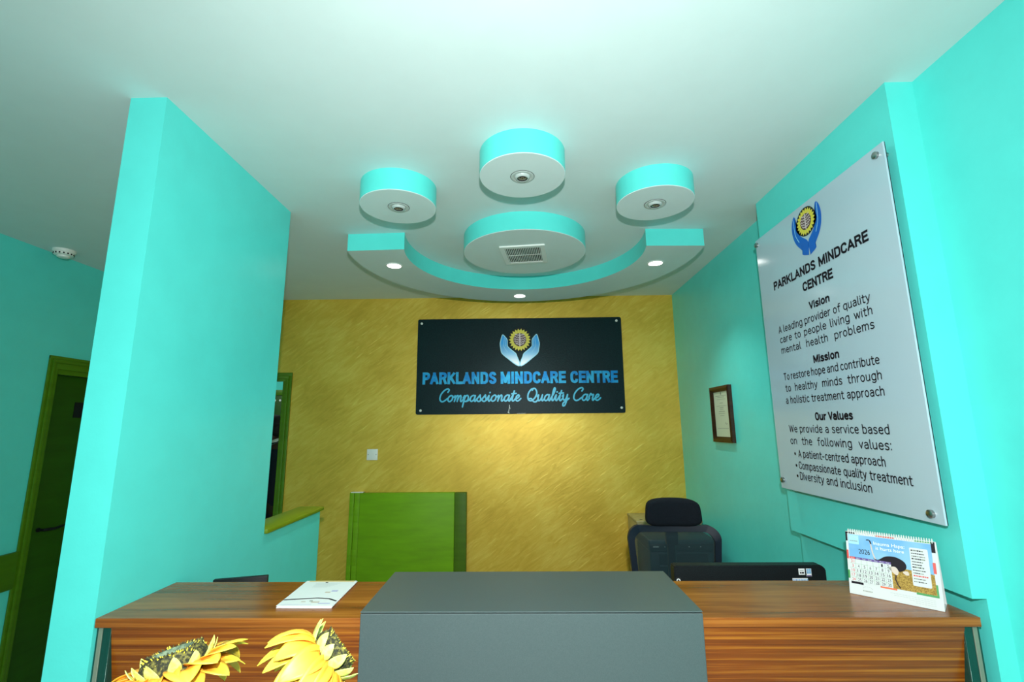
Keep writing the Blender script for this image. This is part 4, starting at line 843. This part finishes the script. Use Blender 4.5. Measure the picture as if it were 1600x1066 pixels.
for x, w in ((-0.19, 0.035), (-0.12, 0.006), (-0.075, 0.012), (0.03, 0.006), (0.10, 0.006)): b.box((x, -0.1945, 0.344), (x + w, -0.1915, 0.349))
b.build('button_marks', 'grey_print', pn, smooth=0)
b = MB(); b.box((-0.15, -0.173, 0.235), (0.15, -0.169, 0.300)); b.build('paper_slot', 'printer_dark', t, smooth=0)
b = MB(); b.box((-0.15, -0.188, 0.225), (0.15, -0.166, 0.238), 0.003); b.build('output_tray', 'printer', t)
b = MB(); b.box((-0.19, -0.176, 0.02), (0.19, -0.169, 0.15), 0.003); b.build('paper_drawer', 'printer', t)
b = MB()
for k in range(7): b.box((-0.02 + k * 0.0095, -0.1705, 0.185), (-0.0135 + k * 0.0095, -0.1685, 0.185 + (0.014 if k in (1, 3) else 0.010)))
b.build('maker_mark', 'grey_print', t, smooth=0)

# ------------------------------------------------------------------ person in the room beyond the doorway
def skin_mesh(name, joints, edges, material, parent, sub=2):
    me = bpy.data.meshes.new('skeleton'); me.from_pydata([j[0] for j in joints], edges, []); o = bpy.data.objects.new('skeleton', me); COL.objects.link(o)
    o.modifiers.new('s', 'SKIN'); sd = o.modifiers.new('u', 'SUBSURF'); sd.levels = sub; sd.render_levels = sub
    for v, j in zip(me.skin_vertices[0].data, joints): r = j[1]; v.radius = r if isinstance(r, tuple) else (r, r)
    me.skin_vertices[0].data[0].use_root = True
    dg = bpy.context.evaluated_depsgraph_get(); dg.update(); nm = bpy.data.meshes.new_from_object(o.evaluated_get(dg)); bpy.data.objects.remove(o); bpy.data.meshes.remove(me)
    nm.name = name; nm.materials.clear(); nm.materials.append(M[material]); nm.shade_smooth()
    q = bpy.data.objects.new(name, nm); COL.objects.link(q); q.parent = parent; return q
t = thing('person', 'person in dark jacket with striped collar, half hidden in the left doorway', 'person', (-2.335, 4.45, 0), R(-100))
# local frame: faces -y ; x to the person's left
J = [((0, 0, 0.95), (0.15, 0.10)), ((0, 0.0, 1.12), (0.135, 0.095)), ((0, 0.0, 1.32), (0.155, 0.105)), ((0, 0.01, 1.45), (0.09, 0.075)), ((0, 0.0, 1.54), 0.055), ((0, -0.015, 1.63), (0.072, 0.088)), ((0, -0.005, 1.71), (0.068, 0.082))]
E_ = [(0, 1), (1, 2), (2, 3), (3, 4), (4, 5), (5, 6)]
def limb(start, pts):
    k = start
    for p in pts: J.append(p); E_.append((k, len(J) - 1)); k = len(J) - 1
    return k
for s in (1, -1):
    limb(0, [((s * 0.09, 0, 0.86), 0.085), ((s * 0.10, -0.01, 0.50), 0.055), ((s * 0.10, 0.01, 0.10), 0.038), ((s * 0.105, -0.05, 0.035), 0.032), ((s * 0.11, -0.14, 0.03), 0.028)])
    wr = limb(2, [((s * 0.19, 0.01, 1.40), 0.055), ((s * 0.24, 0.02, 1.12), 0.042), ((s * 0.23, -0.10, 0.88), 0.030), ((s * 0.225, -0.14, 0.82), (0.018, 0.032))])
    for f in range(4): limb(wr, [((s * 0.222, -0.125 - 0.018 * f, 0.765), 0.009), ((s * 0.215, -0.130 - 0.018 * f, 0.725 + 0.006 * abs(f - 1)), 0.008)])
    limb(wr, [((s * 0.21, -0.175, 0.80), 0.010), ((s * 0.205, -0.185, 0.765), 0.008)])
limb(5, [((0, -0.10, 1.625), 0.014), ((0, -0.108, 1.612), 0.012)])       # nose
body = skin_mesh('body', J, E_, 'skin', t)
b = MB()
for s in (1, -1): b.ball((s * 0.078, 0.0, 1.635), 0.028, (0.35, 0.7, 1.0), 'skin'); b.ball((s * 0.030, -0.088, 1.655), 0.011, (1, 0.6, 0.7), 'white')
b.box((-0.022, -0.1, 1.582), (0.022, -0.088, 1.588), 0.002, m='brain_dark'); b.build('face_features', None, t)
b = MB(); b.ball((0, 0.012, 1.705), 0.092, (0.92, 1.08, 0.84), 'hair'); b.ball((0, 0.045, 1.65), 0.075, (0.98, 0.82, 1.0), 'hair'); b.build('hair', 'hair', t)
JJ = [((0, 0, 0.90), (0.175, 0.125)), ((0, 0, 1.12), (0.165, 0.125)), ((0, 0, 1.32), (0.185, 0.130)), ((0, 0.01, 1.47), (0.11, 0.085))]; EE = [(0, 1), (1, 2), (2, 3)]
for s in (1, -1):
    JJ += [((s * 0.20, 0.01, 1.40), 0.075), ((s * 0.25, 0.02, 1.12), 0.060), ((s * 0.235, -0.095, 0.89), 0.046)]; n = len(JJ); EE += [(2, n - 3), (n - 3, n - 2), (n - 2, n - 1)]
skin_mesh('jacket', JJ, EE, 'navy', t)
JJ = [((0, 0, 0.97), (0.165, 0.115))]; EE = []
for s in (1, -1):
    JJ += [((s * 0.092, 0, 0.84), 0.105), ((s * 0.10, -0.01, 0.50), 0.080), ((s * 0.10, 0.01, 0.09), 0.062)]; n = len(JJ); EE += [(0, n - 3), (n - 3, n - 2), (n - 2, n - 1)]
skin_mesh('trousers', JJ, EE, 'navy', t)
b = MB(); b.tube([(0.115 * math.cos(a), 0.01 + 0.100 * math.sin(a), 1.505 - 0.05 * math.cos(a + 1.4)) for a in [2 * math.pi * k / 28 for k in range(28)]], 0.020, 10, closed=True); b.build('collar', 'strap', t, label='black and white striped collar')
for s in (1, -1): MB().box((s * 0.105 - 0.05, -0.20, 0.0), (s * 0.105 + 0.05, 0.07, 0.075), 0.025, seg=3).build('shoe', 'black', t, smooth=60)

# ------------------------------------------------------------------ artificial sunflowers in a tall vase in front of the counter
def petal(parent, L, w, th0, th1, az, lift, name='petal', m='petal', roll=0.0, r0=0.045, cup=0.25):
    n, k = 12, 6; b = MB(); cl = b.bm.loops.layers.color.new('along'); G_ = []
    pos = Vector((r0, 0, lift)); pts = []
    for i in range(n + 1):
        s = i / n; th = th0 + (th1 - th0) * s ** 0.8; pts.append((pos.copy(), th)); pos += Vector((math.cos(th), 0, math.sin(th))) * L / n
    for i, (p, th) in enumerate(pts):
        s = i / n; ww = w * (math.sin(math.pi * min(1, 0.12 + 0.88 * s)) ** 0.75 * (1 - 0.15 * s) + 0.02); nn = Vector((-math.sin(th), 0, math.cos(th)))
        G_.append([b.bm.verts.new(p + Vector((0, (j / k - 0.5) * ww, 0)) + nn * (cup * ww * ((2 * j / k - 1) ** 2 - 0.5) * (1 - s) + 0.05 * ww * math.cos(3 * math.pi * (2 * j / k - 1)) * s)) for j in range(k + 1)])
    for i in range(n):
        for j in range(k):
            f = b.face([G_[i][j], G_[i + 1][j], G_[i + 1][j + 1], G_[i][j + 1]])
            for lp in f.loops:
                s = (i if lp.vert in G_[i] else i + 1) / n; lp[cl] = (s, s, s, 1)
    b.xf(Matrix.Rotation(az, 4, 'Z') @ Matrix.Rotation(roll, 4, 'X'))
    o = b.build(name, m, parent, smooth=180, normals=False)
    sm = o.modifiers.new('thickness', 'SOLIDIFY'); sm.thickness = 0.0008
    return o
def sunflower(label, loc, normal, spin, seed, rd, plan, sep_n, foot):
    rg = random.Random(seed); t = thing('sunflower', label, 'artificial sunflower', loc, 0, 'artificial sunflowers')
    q = Vector((0, 0, 1)).rotation_difference(Vector(normal).normalized()); t.rotation_mode = 'XYZ'; t.rotation_euler = (q @ Euler((0, 0, spin)).to_quaternion()).to_euler()
    b = MB(); b.lathe([(0, 0.012), (rd * 0.45, 0.014), (rd * 0.62, 0.021), (rd * 0.85, 0.020), (rd, 0.010), (rd * 1.02, -0.006), (rd * 0.9, -0.016), (rd * 0.4, -0.024), (0, -0.026)], n=48, ms=['disc_mid', 'disc_mid', 'disc', 'disc', 'disc', 'disc', 'sepal', 'sepal'])
    b.build('seed_disc', None, t, label='dark seed disc with pale green middle')
    b = MB(); b2 = 0
    for k in range(260):
        a = rg.random() * 6.283; s = rg.random(); r = rd * (0.62 + 0.40 * s); z = 0.020 if r < rd * 0.85 else 0.020 - 0.024 * (r - rd * 0.85) / (rd * 0.17)
        c = Vector((r * math.cos(a), r * math.sin(a), z)); h = 0.003 + 0.003 * rg.random(); o = Vector((math.cos(a), math.sin(a), 1.2)).normalized() * h; e = Vector((-math.sin(a), math.cos(a), 0)) * 0.0013; e2 = o.cross(e).normalized() * 0.0013
        m = 'yellow_print' if rg.random() < 0.22 else 'disc'; v = [b.bm.verts.new(c + x) for x in (e, e2, -e, -e2)] + [b.bm.verts.new(c + o)]
        for i in range(4): b.face([v[i], v[(i + 1) % 4], v[4]], m)
    o = b.build('florets', None, t, smooth=0); o['kind'] = 'stuff'
    for az, L, w, a0, a1, lift in plan(rg): petal(t, L, w, a0, a1, az, lift, r0=rd * 0.95, roll=rg.uniform(-0.12, 0.12))
    for k in range(sep_n):
        petal(t, 0.026 + 0.008 * rg.random(), 0.017, R(35), R(75), 2 * math.pi * (k + rg.uniform(-0.2, 0.2)) / sep_n, -0.006, 'inner_petal', 'sepal', r0=rd * 0.93, cup=0.15)
    # stem down into the vase mouth (given in world coordinates)
    inv = (Matrix.Translation(Vector(loc)) @ t.rotation_euler.to_matrix().to_4x4()).inverted()
    b = MB(); b.tube([inv @ Vector(p) for p in catmull([Vector(loc) - Vector(normal).normalized() * 0.024, Vector(loc) - Vector(normal).normalized() * 0.075] + [Vector(f) for f in foot], 8)], 0.005, 10); b.build('stem', 'stem', t)
    return t
VX, VY = -0.415, 0.70
def plan1(rg):
    P = []
    for k in range(17):
        az = 2 * math.pi * k / 17 + rg.uniform(-0.08, 0.08); x = math.cos(az)
        out = max(0, x)                     # right-hand petals stick out, the others droop
        P.append((az, 0.076 - 0.026 * out + 0.010 * rg.random(), 0.038 + 0.008 * rg.random(), R(14 + 14 * out + 14 * max(0, -x)), R(-88 + 70 * out ** 1.5 + 36 * max(0, -x) + rg.uniform(-8, 8)), -0.002))
    for k in range(15):
        az = 2 * math.pi * (k + 0.5) / 15 + rg.uniform(-0.08, 0.08); out = max(0, math.cos(az))
        P.append((az, 0.072 - 0.026 * out + 0.010 * rg.random(), 0.036, R(-6 + 10 * out), R(-95 + 60 * out ** 1.5 + rg.uniform(-8, 8)), -0.010))
    return P
sunflower('yellow artificial sunflower facing up with its dark disc showing, left of the pair', (-0.510, 0.75, 1.314), (-0.26, 0.07, 1), 0.0, 5, 0.0415, plan1, 13, [(-0.47, 0.72, 1.12), (VX - 0.02, VY, 0.90), (VX - 0.005, VY, 0.60), (VX, VY, 0.30)])
def plan2(rg):
    P = []
    for k in range(18): P.append((2 * math.pi * k / 18 + rg.uniform(-0.08, 0.08), 0.066 + 0.012 * rg.random(), 0.030 + 0.008 * rg.random(), R(0), R(-98 + rg.uniform(-10, 10)), -0.004))
    for k in range(16): P.append((2 * math.pi * (k + 0.5) / 16 + rg.uniform(-0.08, 0.08), 0.062 + 0.010 * rg.random(), 0.030, R(-25), R(-102 + rg.uniform(-10, 10)), -0.012))
    return P
sunflower('yellow artificial sunflower turned away with drooping petals, in front of the grey panel\'s left edge', (-0.284, 0.75, 1.326), (0.74, 0.50, 0.62), 0.4, 11, 0.033, plan2, 13, [(-0.36, 0.73, 1.20), (VX + 0.03, VY, 0.95), (VX + 0.01, VY + 0.005, 0.60), (VX + 0.01, VY + 0.005, 0.30)])
t = thing('floor_vase', 'tall grey floor vase holding the sunflowers in front of the counter', 'vase', (VX, VY, 0))
b = MB(); b.lathe([(0, 0), (0.085, 0), (0.095, 0.01), (0.12, 0.25), (0.11, 0.48), (0.07, 0.68), (0.055, 0.78), (0.065, 0.84), (0.060, 0.84), (0.048, 0.78), (0.062, 0.68), (0.10, 0.48), (0.11, 0.25), (0.085, 0.02), (0, 0.02)], n=48); b.build('body', 'ceramic', t)
